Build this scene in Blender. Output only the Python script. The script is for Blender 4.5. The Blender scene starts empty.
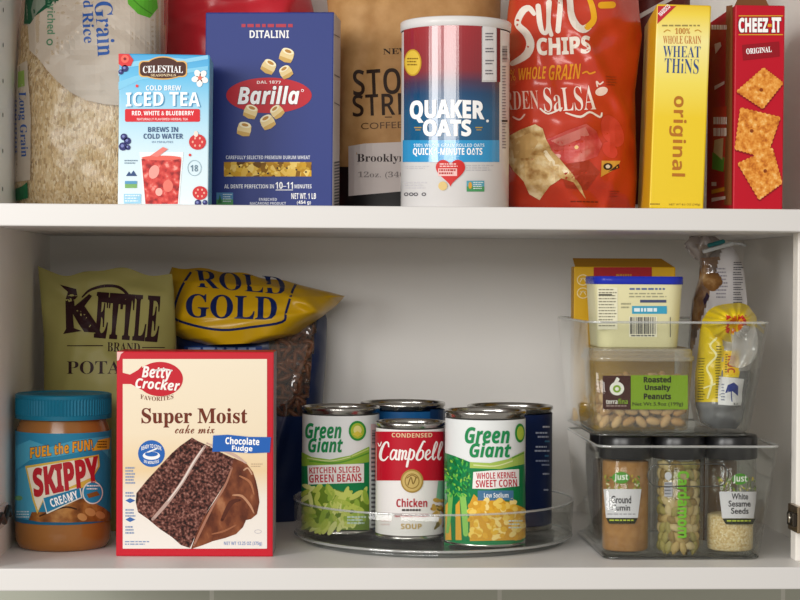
import bpy, bmesh, math, random
from mathutils import Vector, Matrix, noise
from mathutils.geometry import tessellate_polygon
RND = random.Random(11)
scene = bpy.context.scene
COL = scene.collection
# ------------------------------------------------------------------ camera
YAW, PITCH, ROLL, FPX, CDIST, CZ = 0.04875, 0.0119, 0.00586, 1851.4, 1.65, 0.25903
XL, XR, DEPTH = -0.28371, 0.48274, 0.392          # cabinet inner walls and depth
ZU0, ZU = 0.303, 0.323                            # underside / top of the upper shelf
CAM = Vector((0, -CDIST, CZ))
FW = Vector((math.sin(YAW)*math.cos(PITCH), math.cos(YAW)*math.cos(PITCH), -math.sin(PITCH)))
_r = Vector((math.cos(YAW), -math.sin(YAW), 0)); _u = _r.cross(FW)
RT = math.cos(ROLL)*_r + math.sin(ROLL)*_u
UP = -math.sin(ROLL)*_r + math.cos(ROLL)*_u
def ray(px, py):
    return FW + RT*((px-400)/FPX) + UP*((300-py)/FPX)
def at(px, py, Y):
    d = ray(px, py); return CAM + d*((Y-CAM.y)/d.y)
def proj(p):
    v = Vector(p)-CAM; z = v.dot(FW)
    return (400+FPX*v.dot(RT)/z, 300-FPX*v.dot(UP)/z)
cd = bpy.data.cameras.new('camera'); co = bpy.data.objects.new('camera', cd); COL.objects.link(co)
m3 = Matrix((RT, UP, -FW)).transposed()
co.matrix_world = Matrix.Translation(CAM) @ m3.to_4x4()
cd.sensor_width = 36; cd.lens = FPX*36/800; cd.clip_start = .05
scene.camera = co
# ------------------------------------------------------------------ materials
def lin(h):
    h = h.lstrip('#'); o = []
    if len(h) == 3: h = ''.join(c*2 for c in h)
    for i in (0, 2, 4):
        c = int(h[i:i+2], 16)/255
        o.append(c/12.92 if c <= .04045 else ((c+.055)/1.055)**2.4)
    return (*o, 1)
_mc = {}
def M(h, rough=.45, metal=0., spec=.22, bump=0., bscale=200.):
    k = (h, rough, metal, spec, bump, bscale)
    if k in _mc: return _mc[k]
    m = bpy.data.materials.new('paint_'+h.lstrip('#')); m.use_nodes = True
    nt = m.node_tree; b = nt.nodes['Principled BSDF']
    b.inputs['Base Color'].default_value = lin(h); b.inputs['Roughness'].default_value = rough
    b.inputs['Metallic'].default_value = metal; b.inputs['Specular IOR Level'].default_value = spec
    if bump: add_bump(nt, b, bscale, bump)
    _mc[k] = m; return m
def add_bump(nt, b, scale, strength, dist=.001, detail=3):
    tc = nt.nodes.new('ShaderNodeTexCoord'); n = nt.nodes.new('ShaderNodeTexNoise')
    n.inputs['Scale'].default_value = scale; n.inputs['Detail'].default_value = detail
    bp = nt.nodes.new('ShaderNodeBump'); bp.inputs['Strength'].default_value = strength; bp.inputs['Distance'].default_value = dist
    nt.links.new(tc.outputs['Object'], n.inputs['Vector']); nt.links.new(n.outputs['Fac'], bp.inputs['Height'])
    nt.links.new(bp.outputs['Normal'], b.inputs['Normal'])
def newmat(name):
    m = bpy.data.materials.new(name); m.use_nodes = True
    return m, m.node_tree, m.node_tree.nodes['Principled BSDF']
def ramp(nt, stops, interp='LINEAR'):
    r = nt.nodes.new('ShaderNodeValToRGB'); r.color_ramp.interpolation = interp
    e = r.color_ramp.elements
    while len(e) < len(stops): e.new(.5)
    for i, (p, h) in enumerate(stops): e[i].position = p; e[i].color = lin(h)
    return r
def grad(name, z0, z1, stops, rough=.4, spec=.25):      # ink that changes colour up the packet
    m, nt, b = newmat(name)
    tc = nt.nodes.new('ShaderNodeTexCoord'); sp = nt.nodes.new('ShaderNodeSeparateXYZ'); mr = nt.nodes.new('ShaderNodeMapRange')
    mr.inputs['From Min'].default_value = z0; mr.inputs['From Max'].default_value = z1
    r = ramp(nt, stops)
    nt.links.new(tc.outputs['Object'], sp.inputs[0]); nt.links.new(sp.outputs['Z'], mr.inputs['Value'])
    nt.links.new(mr.outputs[0], r.inputs[0]); nt.links.new(r.outputs[0], b.inputs['Base Color'])
    b.inputs['Roughness'].default_value = rough; b.inputs['Specular IOR Level'].default_value = spec
    return m
def speckle(name, stops, scale=300., kind='voronoi', rough=.6, bump=.5, stretch=(1, 1, 1), dist=.001, rot=(0,0,0)):
    m, nt, b = newmat(name)
    tc = nt.nodes.new('ShaderNodeTexCoord'); mp = nt.nodes.new('ShaderNodeMapping'); mp.inputs['Scale'].default_value = stretch
    mp.inputs['Rotation'].default_value = rot
    nt.links.new(tc.outputs['Object'], mp.inputs[0])
    r = ramp(nt, stops)
    if kind == 'voronoi':
        t = nt.nodes.new('ShaderNodeTexVoronoi'); t.inputs['Scale'].default_value = scale
        nt.links.new(mp.outputs[0], t.inputs['Vector'])
        n2 = nt.nodes.new('ShaderNodeSeparateColor'); nt.links.new(t.outputs['Color'], n2.inputs[0])
        nt.links.new(n2.outputs[0], r.inputs[0]); h = t.outputs['Distance']
    else:
        t = nt.nodes.new('ShaderNodeTexNoise'); t.inputs['Scale'].default_value = scale; t.inputs['Detail'].default_value = 4
        nt.links.new(mp.outputs[0], t.inputs['Vector']); nt.links.new(t.outputs['Fac'], r.inputs[0]); h = t.outputs['Fac']
    nt.links.new(r.outputs[0], b.inputs['Base Color'])
    bp = nt.nodes.new('ShaderNodeBump'); bp.inputs['Strength'].default_value = bump; bp.inputs['Distance'].default_value = dist
    bp.invert = kind == 'voronoi'
    nt.links.new(h, bp.inputs['Height']); nt.links.new(bp.outputs['Normal'], b.inputs['Normal'])
    b.inputs['Roughness'].default_value = rough; b.inputs['Specular IOR Level'].default_value = .25
    return m
def clear(name, tint='#f2f4f3', rough=.04, f0=.06, haze=0., hcol='#ffffff', bump=0., bscale=60.):
    m, nt, b = newmat(name); out = nt.nodes['Material Output']; nt.nodes.remove(b)
    tr = nt.nodes.new('ShaderNodeBsdfTransparent'); tr.inputs[0].default_value = lin(tint)
    gl = nt.nodes.new('ShaderNodeBsdfGlossy'); gl.inputs['Roughness'].default_value = rough; gl.inputs['Color'].default_value = (1, 1, 1, 1)
    lw = nt.nodes.new('ShaderNodeLayerWeight'); pw = nt.nodes.new('ShaderNodeMath'); pw.operation = 'POWER'; pw.inputs[1].default_value = 5.5
    ma = nt.nodes.new('ShaderNodeMath'); ma.operation = 'MULTIPLY_ADD'; ma.inputs[1].default_value = 1-f0; ma.inputs[2].default_value = f0
    nt.links.new(lw.outputs['Facing'], pw.inputs[0]); nt.links.new(pw.outputs[0], ma.inputs[0])
    mx = nt.nodes.new('ShaderNodeMixShader')
    base = tr.outputs[0]
    if haze:
        df = nt.nodes.new('ShaderNodeBsdfDiffuse'); df.inputs[0].default_value = lin(hcol)
        m2 = nt.nodes.new('ShaderNodeMixShader'); m2.inputs[0].default_value = haze
        nt.links.new(tr.outputs[0], m2.inputs[1]); nt.links.new(df.outputs[0], m2.inputs[2]); base = m2.outputs[0]
    nt.links.new(ma.outputs[0], mx.inputs[0]); nt.links.new(base, mx.inputs[1]); nt.links.new(gl.outputs[0], mx.inputs[2])
    if bump:
        tc = nt.nodes.new('ShaderNodeTexCoord'); n = nt.nodes.new('ShaderNodeTexNoise'); n.inputs['Scale'].default_value = bscale
        bp = nt.nodes.new('ShaderNodeBump'); bp.inputs['Strength'].default_value = bump; bp.inputs['Distance'].default_value = .003
        nt.links.new(tc.outputs['Object'], n.inputs['Vector']); nt.links.new(n.outputs['Fac'], bp.inputs['Height'])
        for q in (gl, lw): nt.links.new(bp.outputs['Normal'], q.inputs['Normal'])
    nt.links.new(mx.outputs[0], out.inputs['Surface'])
    return m
# ------------------------------------------------------------------ mesh building
class MB:
    def __init__(s): s.v = []; s.f = []; s.m = []; s.mats = []; s.sm = []
    def mi(s, mat):
        if mat not in s.mats: s.mats.append(mat)
        return s.mats.index(mat)
    def add(s, vs, fs, mat, smooth=False):
        o = len(s.v); s.v += [Vector(p) for p in vs]
        for k, f in enumerate(fs):
            s.f.append([i+o for i in f]); mm = mat[k] if isinstance(mat, list) else mat
            s.m.append(s.mi(mm)); s.sm.append(smooth)
        return s
    def build(s, name, parent=None, label=None, kind=None):
        me = bpy.data.meshes.new(name)
        me.from_pydata([tuple(p) for p in s.v], [], s.f)
        for m in s.mats: me.materials.append(m)
        me.polygons.foreach_set('material_index', s.m); me.polygons.foreach_set('use_smooth', s.sm)
        me.update()
        o = bpy.data.objects.new(name, me); COL.objects.link(o)
        if parent is not None: o.parent = parent
        if label: o['label'] = label
        if kind: o['kind'] = kind
        return o
    # shapes
    def box(s, x0, x1, y0, y1, z0, z1, mat, bev=0., seg=2, side=None, smooth=False):
        bm = bmesh.new(); bmesh.ops.create_cube(bm, size=1)
        for v in bm.verts:
            v.co = Vector(((x0+x1)/2+v.co.x*(x1-x0), (y0+y1)/2+v.co.y*(y1-y0), (z0+z1)/2+v.co.z*(z1-z0)))
        if bev: bmesh.ops.bevel(bm, geom=bm.edges[:], offset=bev, segments=seg, affect='EDGES', profile=.5)
        bm.normal_update()
        ms = []
        for f in bm.faces:
            n = f.normal; mm = mat
            if side:
                if n.x > .9: mm = side.get('r', mat)
                elif n.x < -.9: mm = side.get('l', mat)
                elif n.z > .9: mm = side.get('t', mat)
                elif n.y < -.9: mm = side.get('f', mat)
            ms.append(mm)
        bm.verts.index_update()
        s.add([v.co.copy() for v in bm.verts], [[v.index for v in f.verts] for f in bm.faces], ms, smooth); bm.free(); return s
    def lathe(s, prof, mat, n=64, cx=0, cy=0, smooth=True, ripple=0, rn=0):
        vs = []; fs = []
        for (r, z) in prof:
            for k in range(n):
                a = 2*math.pi*k/n; rr = r
                vs.append((cx+rr*math.cos(a), cy+rr*math.sin(a), z))
        for i in range(len(prof)-1):
            for k in range(n):
                fs.append([i*n+k, i*n+(k+1) % n, (i+1)*n+(k+1) % n, (i+1)*n+k])
        s.add(vs, fs, mat, smooth)
        return s
    def disc(s, r, z, mat, n=64, cx=0, cy=0):
        return s.add([(cx+r*math.cos(2*math.pi*k/n), cy+r*math.sin(2*math.pi*k/n), z) for k in range(n)], [list(range(n))], mat)
    def loft(s, loops, mat, cap0=True, cap1=True, smooth=True):
        n = len(loops[0]); vs = [p for l in loops for p in l]; fs = []
        for i in range(len(loops)-1):
            for k in range(n): fs.append([i*n+k, i*n+(k+1) % n, (i+1)*n+(k+1) % n, (i+1)*n+k])
        if cap0: fs.append(list(range(n))[::-1])
        if cap1: fs.append([(len(loops)-1)*n+k for k in range(n)])
        return s.add(vs, fs, mat, smooth)
    def tube(s, pts, r, mat, n=8, closed=False):
        pts = [Vector(p) for p in pts]; N = len(pts); loops = []
        for i, p in enumerate(pts):
            a = pts[(i-1) % N] if (closed or i) else p; b = pts[(i+1) % N] if (closed or i < N-1) else p
            t = (b-a).normalized(); q = Vector((0, 0, 1)) if abs(t.z) < .9 else Vector((1, 0, 0))
            e1 = t.cross(q).normalized(); e2 = t.cross(e1)
            rr = r[i] if isinstance(r, (list, tuple)) else r
            loops.append([p+e1*rr*math.cos(2*math.pi*k/n)+e2*rr*math.sin(2*math.pi*k/n) for k in range(n)])
        if closed: loops.append(loops[0])
        return s.loft(loops, mat, not closed, not closed)
    def ball(s, c, rx, ry, rz, mat, rot=None, u=10, v=7):
        vs = []; fs = []; c = Vector(c)
        for i in range(v+1):
            t = math.pi*i/v
            for k in range(u):
                a = 2*math.pi*k/u
                p = Vector((rx*math.sin(t)*math.cos(a), ry*math.sin(t)*math.sin(a), rz*math.cos(t)))
                vs.append(c+(rot @ p if rot else p))
        for i in range(v):
            for k in range(u): fs.append([i*u+k, i*u+(k+1) % u, (i+1)*u+(k+1) % u, (i+1)*u+k])
        return s.add(vs, fs, mat, True)
def rrect(x0, x1, y0, y1, r, z, k=6):
    o = []
    for cx, cy, a0 in ((x1-r, y0+r, -90), (x1-r, y1-r, 0), (x0+r, y1-r, 90), (x0+r, y0+r, 180)):
        for i in range(k+1):
            a = math.radians(a0+90*i/k); o.append(Vector((cx+r*math.cos(a), cy+r*math.sin(a), z)))
    return o
def tag(o, label, cat, group=None, kind=None):
    o['label'] = label; o['category'] = cat
    if group: o['group'] = group
    if kind: o['kind'] = kind
    return o
def thing(name, label, cat, loc, rz=0., lean=0., group=None):
    o = bpy.data.objects.new(name, None); COL.objects.link(o); o.empty_display_size = .02
    o.location = loc; o.rotation_euler = (0, lean, rz)
    tag(o, label, cat, group); return o
def mat_of(o):
    return Matrix.Translation(o.location) @ o.rotation_euler.to_matrix().to_4x4()
# ------------------------------------------------------------------ printing on surfaces
_fnt = {}
def style(s, st):
    if st == 'sans': return s
    base = {'serif': (0x1D400, 0x1D41A), 'serifit': (0x1D468, 0x1D482), 'script': (0x1D4D0, 0x1D4EA), 'sansb': (0x1D5D4, 0x1D5EE), 'sansbi': (0x1D63C, 0x1D656)}[st]
    dg = {'sansb': 0x1D7EC, 'sansbi': 0x1D7EC}.get(st, 0x1D7CE); o = ''
    for c in s:
        if 'A' <= c <= 'Z': o += chr(base[0]+ord(c)-65)
        elif 'a' <= c <= 'z': o += chr(base[1]+ord(c)-97)
        elif '0' <= c <= '9': o += chr(dg+ord(c)-48)
        else: o += c
    return o
def glyphs(s, st, bold):
    k = (s, st, bold)
    if k in _fnt: return _fnt[k]
    cu = bpy.data.curves.new('t', 'FONT'); cu.body = style(s, st); cu.resolution_u = 3; cu.offset = bold; cu.size = 1
    o = bpy.data.objects.new('t', cu); COL.objects.link(o)
    dg = bpy.context.evaluated_depsgraph_get(); dg.update()
    me = bpy.data.meshes.new_from_object(o.evaluated_get(dg))
    vs = [(v.co.x, v.co.y) for v in me.vertices]; fs = [list(p.vertices) for p in me.polygons]
    bpy.data.objects.remove(o); bpy.data.curves.remove(cu); bpy.data.meshes.remove(me)
    if vs:
        x0 = min(v[0] for v in vs); x1 = max(v[0] for v in vs); y0 = min(v[1] for v in vs); y1 = max(v[1] for v in vs)
        vs = [((a-x0)/max(x1-x0, 1e-6), (b-y0)/max(y1-y0, 1e-6)) for a, b in vs]
    _fnt[k] = (vs, fs); return _fnt[k]
class Print:
    """Flat ink shapes laid on a surface: mapf(px, py) -> (local point, local normal)."""
    def __init__(s, mapf, gx=None, gy=None): s.map = mapf; s.gx = gx; s.gy = gy; s.L = 1; s.mb = MB(); s.log = []
    def _put(s, vs, fs, mat, L):
        if isinstance(mat, str): mat = M(mat)
        L = s.L if L is None else L
        if s.gx or s.gy:
            bm = bmesh.new(); bv = [bm.verts.new((x, y, 0)) for x, y in vs]
            for f in fs:
                try: bm.faces.new([bv[i] for i in f])
                except ValueError: pass
            for axis, g in ((0, s.gx), (1, s.gy)):
                if not g or not bm.verts: continue
                lo = min(v.co[axis] for v in bm.verts); hi = max(v.co[axis] for v in bm.verts)
                q = math.floor(lo/g)*g+g
                while q < hi:
                    c = [0, 0, 0]; c[axis] = q; n = [0, 0, 0]; n[axis] = 1
                    bmesh.ops.bisect_plane(bm, geom=bm.verts[:]+bm.edges[:]+bm.faces[:], plane_co=c, plane_no=n, dist=1e-5); q += g
            bmesh.ops.triangulate(bm, faces=bm.faces[:])
            bm.verts.index_update(); vs = [(v.co.x, v.co.y) for v in bm.verts]; fs = [[v.index for v in f.verts] for f in bm.faces]; bm.free()
        out = []
        for x, y in vs:
            p, n = s.map(x, y); out.append(p+n*(.0002+.00016*L))
        fo = []
        for f in fs:     # face the outside
            a, b, c = out[f[0]], out[f[1]], out[f[2]]
            p, n = s.map(*vs[f[0]])
            fo.append(f if (b-a).cross(c-a).dot(n) > 0 else f[::-1])
        if out: s.log.append((min(v[0] for v in vs), min(v[1] for v in vs), max(v[0] for v in vs), max(v[1] for v in vs), out, fo, mat))
        s.mb.add(out, fo, mat); return s
    def poly(s, pts, mat, L=None):
        t = tessellate_polygon([[Vector((x, y, 0)) for x, y in pts]])
        return s._put(pts, [list(i) for i in t], mat, L)
    def rect(s, x0, y0, x1, y1, mat, L=None, r=0.):
        if r: pts = [(p.x, p.y) for p in rrect(x0, x1, y0, y1, r, 0, 4)]
        else: pts = [(x0, y0), (x1, y0), (x1, y1), (x0, y1)]
        return s.poly(pts, mat, L)
    def ell(s, cx, cy, rx, ry, mat, L=None, rot=0., n=28):
        c, q = math.cos(math.radians(rot)), math.sin(math.radians(rot)); pts = []
        for k in range(n):
            a = 2*math.pi*k/n; x, y = rx*math.cos(a), ry*math.sin(a); pts.append((cx+x*c-y*q, cy+x*q+y*c))
        return s.poly(pts, mat, L)
    def ring(s, cx, cy, rx, ry, w, mat, L=None, n=32, a0=0, a1=360):
        vs = []; fs = []; m = n
        for k in range(n+1):
            a = math.radians(a0+(a1-a0)*k/n)
            vs += [(cx+rx*math.cos(a), cy+ry*math.sin(a)), (cx+(rx-w)*math.cos(a), cy+(ry-w)*math.sin(a))]
        for k in range(n): fs.append([2*k, 2*k+1, 2*k+3, 2*k+2])
        return s._put(vs, fs, mat, L)
    def stroke(s, pts, w, mat, L=None, sub=4, cap=True):
        P = []                                       # Catmull-Rom through the points
        n = len(pts)
        ws = w if isinstance(w, (list, tuple)) else [w]*n
        for i in range(n-1):
            p0, p1, p2, p3 = pts[max(i-1, 0)], pts[i], pts[i+1], pts[min(i+2, n-1)]
            for k in range(sub):
                t = k/sub
                f = lambda a, b, c, d: .5*((2*b)+(-a+c)*t+(2*a-5*b+4*c-d)*t*t+(-a+3*b-3*c+d)*t**3)
                P.append((f(p0[0], p1[0], p2[0], p3[0]), f(p0[1], p1[1], p2[1], p3[1]), ws[i]*(1-t)+ws[i+1]*t))
        P.append((*pts[-1], ws[-1])); vs = []; fs = []
        for i, (x, y, ww) in enumerate(P):
            a = P[max(i-1, 0)]; b = P[min(i+1, len(P)-1)]; dx, dy = b[0]-a[0], b[1]-a[1]; l = math.hypot(dx, dy) or 1
            nx, ny = -dy/l*ww/2, dx/l*ww/2; vs += [(x+nx, y+ny), (x-nx, y-ny)]
        for i in range(len(P)-1): fs.append([2*i, 2*i+1, 2*i+3, 2*i+2])
        s._put(vs, fs, mat, L)
        if cap:
            for q in (P[0], P[-1]): s.ell(q[0], q[1], q[2]/2, q[2]/2, mat, L, n=10)
        return s
    def text(s, t, x0, y0, x1, y1, mat, st='sans', bold=.0, rot=None, tilt=0., arc=0., shear=0., L=None, outline=None, ow=.03):
        if outline: s.text(t, x0-.6, y0-.6, x1+.6, y1+.6, outline, st, bold+ow, rot, tilt, arc, shear, (s.L if L is None else L)-1)
        vs, fs = glyphs(t, st, bold)
        if not vs: return s
        w, h = x1-x0, y1-y0; cx, cy = (x0+x1)/2, (y0+y1)/2; c, q = math.cos(math.radians(tilt)), math.sin(math.radians(tilt)); o = []
        for a, b in vs:
            if rot == 'cw': x, y = x0+b*w, y0+a*h
            elif rot == 'ccw': x, y = x1-b*w, y1-a*h
            else: x, y = x0+a*w+shear*(b-.5)*h, y1-b*h+arc*(2*a-1)**2
            dx, dy = x-cx, y-cy; o.append((cx+dx*c-dy*q, cy+dx*q+dy*c))
        return s._put(o, fs, mat, L)
    def lines(s, x0, y0, x1, y1, n, mat, L=None, frac=.45, seed=1):   # a block of print too fine to read
        rr = random.Random(seed); h = (y1-y0)/n
        for i in range(n):
            x = x0
            xe = x1-rr.random()*.25*(x1-x0)
            while x < xe:
                w = min(rr.uniform(.06, .2)*(x1-x0), xe-x)
                s.rect(x, y0+i*h, x+w, y0+(i+frac)*h, mat, L); x += w+.035*(x1-x0)
        return s
    def bars(s, x0, y0, x1, y1, mat, L=None, seed=1, horiz=False):
        rr = random.Random(seed); q = y0 if horiz else x0; e = y1 if horiz else x1
        while q < e:
            w = rr.choice((.35, .5, .8, 1.1))
            if horiz: s.rect(x0, q, x1, min(q+w, e), mat, L)
            else: s.rect(q, y0, min(q+w, e), y1, mat, L)
            q += w+rr.choice((.4, .6, .9))
        return s
    def build_each(s, name, parent):             # one part for every separate picture
        gs = []
        for e in s.log:
            box = list(e[:4]); es = [e]; keep = []
            for b, l in gs:
                if b[0] <= box[2] and b[2] >= box[0] and b[1] <= box[3] and b[3] >= box[1]:
                    box = [min(box[0], b[0]), min(box[1], b[1]), max(box[2], b[2]), max(box[3], b[3])]; es = l+es
                else: keep.append((b, l))
            gs = keep+[(box, es)]
        for b, l in gs:
            s.mb = MB()
            for e in l: s.mb.add(e[4], e[5], e[6])
            s.build(name, parent)
    def build(s, name, parent, label=None):      # ink belongs to the part it is printed on
        if parent is not None and parent.type == 'EMPTY':
            ks = [c for k in ('label', 'folded_top', 'carton', 'bag_body', 'film', 'canister_body') for c in parent.children if c.name.split('.')[0] == k]
            if ks: parent = ks[0]
        return s.mb.build(name, parent, label)
# surface maps --------------------------------------------------------
def plane_map(M4, p, n):                          # local plane through p with normal n
    inv = M4.inverted(); C = inv @ CAM; n = Vector(n).normalized(); p = Vector(p)
    def f(px, py):
        d = (inv.to_3x3() @ ray(px, py)); t = (p-C).dot(n)/d.dot(n); return C+d*t, n
    return f
def cyl_map(M4, R, cx=0, cy=0):                   # local upright cylinder
    inv = M4.inverted(); C = inv @ CAM
    def f(px, py):
        d = inv.to_3x3() @ ray(px, py)
        ox, oy = C.x-cx, C.y-cy; a = d.x**2+d.y**2; b = 2*(ox*d.x+oy*d.y); c = ox**2+oy**2-R*R
        D = b*b-4*a*c
        t = (-b-math.sqrt(D))/(2*a) if D > 0 else -b/(2*a)
        h = C+d*t; n = Vector((h.x-cx, h.y-cy, 0)).normalized()
        h = Vector((cx+n.x*R, cy+n.y*R, h.z)); return h, n
    return f
def box_thing(name, label, cat, xl, xr, ytop, Y, depth, zb, rz=0., lean=0., yb=None):
    """A carton whose front-left edge stands at depth Y; rz in degrees, lean tips it to the right."""
    ym = (ytop+(yb if yb else ytop+100))/2
    A = at(xl, ym, Y); d = ray(xr, ym); a = math.radians(rz); n = Vector((-math.sin(a), math.cos(a), 0))
    t = (A-CAM).dot(n)/d.dot(n); B = CAM+d*t
    w = math.hypot(B.x-A.x, B.y-A.y); u = Vector((math.cos(a), math.sin(a), 0))
    h = at(xl, ytop, Y).z-zb
    c = Vector((A.x, A.y, zb))+u*(w/2)+n*(depth/2)
    o = thing(name, label, cat, c, a, math.radians(lean))
    return o, w, h
def ip(lst, t):
    for (a, va), (b, vb) in zip(lst, lst[1:]):
        if t <= b: return va+(vb-va)*max(0, (t-a))/(b-a) if b > a else vb
    return lst[-1][1]
class Bag:
    """A soft bag: outline rows (xl, yl, xr, yr) at depth Y0, front swelling D, back swelling DB."""
    def __init__(s, rows, Y0, D, DB=None, tprof=((0, .1), (.15, .8), (.6, 1), (1, .6)), sp=2.4, sq=.6, amp=.002, freq=30., seed=0, folds=(), zfloor=None):
        s.rows = rows; s.Y0 = Y0; s.D = D; s.DB = D if DB is None else DB; s.tp = list(tprof); s.sp = sp; s.sq = sq
        s.amp = amp; s.freq = freq; s.seed = seed; s.folds = folds; s.Yf = Y0-D*.7; s.zf = zfloor; s.tw = None
        n = len(rows); s.ts = [i/(n-1) for i in range(n)]
        ys = [(r[1]+r[3])/2 for r in rows]; s.ts = [(y-ys[0])/(ys[-1]-ys[0]) for y in ys]
    def row(s, t):
        return [ip([(a, r[k]) for a, r in zip(s.ts, s.rows)], t) for k in range(4)]
    def prof(s, a, t):
        return max(0., 1-abs(2*a-1)**s.sp)**s.sq*ip(s.tp, t)
    def wr(s, x, z, e):
        v = Vector((x*s.freq, s.seed*7.3, z*s.freq)); q = noise.noise(v)+.5*noise.noise(v*2.3+Vector((3, 1, 2)))
        q2 = abs(noise.noise(v*.8+Vector((9, 4, 1))))
        r = s.amp*(q-1.2*q2)*e
        for (fx, fz, dx, dz, h, w) in s.folds:      # a crease: point, direction, height, width (metres)
            d = abs((x-fx)*dz-(z-fz)*dx); r += h*math.exp(-(d/w)**2)*e
        return r
    def pt(s, a, t, side=1):
        xl, yl, xr, yr = s.row(t); px, py = xl+(xr-xl)*a, yl+(yr-yl)*a+(s.tw(a)*(1-t)**7 if s.tw else 0)
        return s.surf(px, py, a, t, side)
    def surf(s, px, py, a, t, side=1):
        p = s.prof(min(1, max(0, a)), t); b = at(px, py, s.Y0-(s.D*p if side > 0 else 0))
        e = min(1., 5*p+.15)
        y = s.Y0-side*(s.D if side > 0 else s.DB)*p-s.wr(b.x, b.z, min(1, 4*p))
        z = b.z if s.zf is None else max(b.z, s.zf+.0002)
        return Vector((b.x, y, z))
    def inv(s, px, py):
        a = .5; t = .5; py_ = py
        for _ in range(9):
            if s.tw: py = py_-s.tw(a)*(1-t)**7
            ys = [(q, r[1]+(r[3]-r[1])*a) for q, r in zip(s.ts, s.rows)]
            t = 1.
            if py <= ys[0][1]: t = 0.
            else:
                for (q0, y0), (q1, y1) in zip(ys, ys[1:]):
                    if py <= y1: t = q0+(q1-q0)*(py-y0)/max(1e-6, y1-y0); break
            xl, yl, xr, yr = s.row(t); a = min(1, max(0, (px-xl)/max(1e-6, xr-xl)))
        return a, t
    def mesh(s, mb, mat, loc, nu=56, nv=64, matfn=None, back=True, inset=0., bmat=None):
        loc = Vector(loc)
        for side in ((1, -1) if back else (1,)):
            vs = []; fs = []; ms = []
            for j in range(nv+1):
                for i in range(nu+1):
                    a = (1-math.cos(math.pi*i/nu))/2*.5+.5*i/nu; t = j/nv
                    if inset: a = inset+(1-2*inset)*a
                    p = s.pt(a, t, side)-loc
                    if inset: p.y += side*.002
                    vs.append(p)
            for j in range(nv):
                for i in range(nu):
                    q = [j*(nu+1)+i, (j+1)*(nu+1)+i, (j+1)*(nu+1)+i+1, j*(nu+1)+i+1]
                    fs.append(q if side > 0 else q[::-1])
                    mm = mat if side > 0 or bmat is None else bmat
                    if matfn and side > 0:
                        a = (i+.5)/nu; a = (1-math.cos(math.pi*a))/2*.5+.5*a; t = (j+.5)/nv; r = s.row(t)
                        mm = matfn(r[0]+(r[2]-r[0])*a, r[1]+(r[3]-r[1])*a) or mat
                    ms.append(mm)
            mb.add(vs, fs, ms, True)
        return mb
    def map(s, loc):
        loc = Vector(loc)
        def f(px, py):
            a, t = s.inv(px, py); return s.surf(px, py, a, t)-loc, Vector((0, -1, 0))
        return f
    def base(s, zb):
        xl, yl, xr, yr = s.row(1.); p = at((xl+xr)/2, (yl+yr)/2, s.Yf); return Vector((p.x, s.Y0, zb))
# ------------------------------------------------------------------ the cabinet
def paint(name, h, rough=.42, bump=.06):
    m, nt, b = newmat(name); b.inputs['Base Color'].default_value = lin(h); b.inputs['Roughness'].default_value = rough
    b.inputs['Specular IOR Level'].default_value = .35; add_bump(nt, b, 90, bump, .0005); return m
WHITE = paint('white_melamine', '#dfdddb'); WALLP = paint('white_side', '#f3efe8'); BACKP = paint('back_panel', '#f6f3ee')
HOLE = M('#3a3632', .8)
def struct(mb, name): o = mb.build(name); o['kind'] = 'structure'; return o
ZT, ZBOT = .72, -.02
mb = MB(); mb.box(XL-.018, XL, 0, DEPTH+.012, ZBOT, ZT, WALLP)
for py in (10, 45, 81, 115, 151, 189):           # shelf pin holes drilled in the side
    p = at(3, py, .075); 
    for dy in (0,):
        n = 14; mb.add([(XL+.0003, .075+dy+.0022*math.cos(2*math.pi*k/n), p.z+.0022*math.sin(2*math.pi*k/n)) for k in range(n)], [list(range(n))], HOLE)
wl = struct(mb, 'wall_left')
mb = MB(); mb.box(XR, XR+.018, 0, DEPTH+.012, ZBOT, ZT, WALLP); wr_ = struct(mb, 'wall_right')
mb = MB(); mb.box(XL, XR, DEPTH, DEPTH+.012, ZBOT, ZT, BACKP); struct(mb, 'wall_back')
mb = MB(); mb.box(XL, XR, 0, DEPTH, ZT-.018, ZT, WHITE); struct(mb, 'ceiling')
mb = MB(); mb.box(XL-.018, XR+.018, -.001, DEPTH, ZBOT, 0, WHITE, .0012); struct(mb, 'floor')
mb = MB(); mb.box(.4485, XR, .034, .052, 0, ZU0, WALLP, .001); struct(mb, 'trim_1')
mb = MB(); mb.box(XL, XR, 0, DEPTH, ZU0, ZU, WHITE, .0012)
tag(mb.build('cabinet_shelf'), 'white shelf board across the cabinet, carrying the bags and cereal boxes above', 'shelf')
# the tiled kitchen wall seen under the cabinet
m, nt, b = newmat('backsplash_tile'); br = nt.nodes.new('ShaderNodeTexBrick'); tc = nt.nodes.new('ShaderNodeTexCoord'); mp = nt.nodes.new('ShaderNodeMapping')
mp.inputs['Rotation'].default_value = (math.radians(-90), 0, 0); mp.inputs['Location'].default_value = (.1066, 0, 0)
br.inputs['Color1'].default_value = lin('#b9bcae'); br.inputs['Color2'].default_value = lin('#b4b7a9'); br.inputs['Mortar'].default_value = lin('#d2d2c8')
br.inputs['Scale'].default_value = 1.; br.inputs['Brick Width'].default_value = .32; br.inputs['Row Height'].default_value = .15; br.inputs['Mortar Size'].default_value = .0025
nt.links.new(tc.outputs['Object'], mp.inputs[0]); nt.links.new(mp.outputs[0], br.inputs['Vector']); nt.links.new(br.outputs[0], b.inputs['Base Color']); b.inputs['Roughness'].default_value = .25
mb = MB(); mb.box(-1.2, 1.4, DEPTH+.012, DEPTH+.03, -.6, ZBOT, m); struct(mb, 'wall_below')
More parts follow.
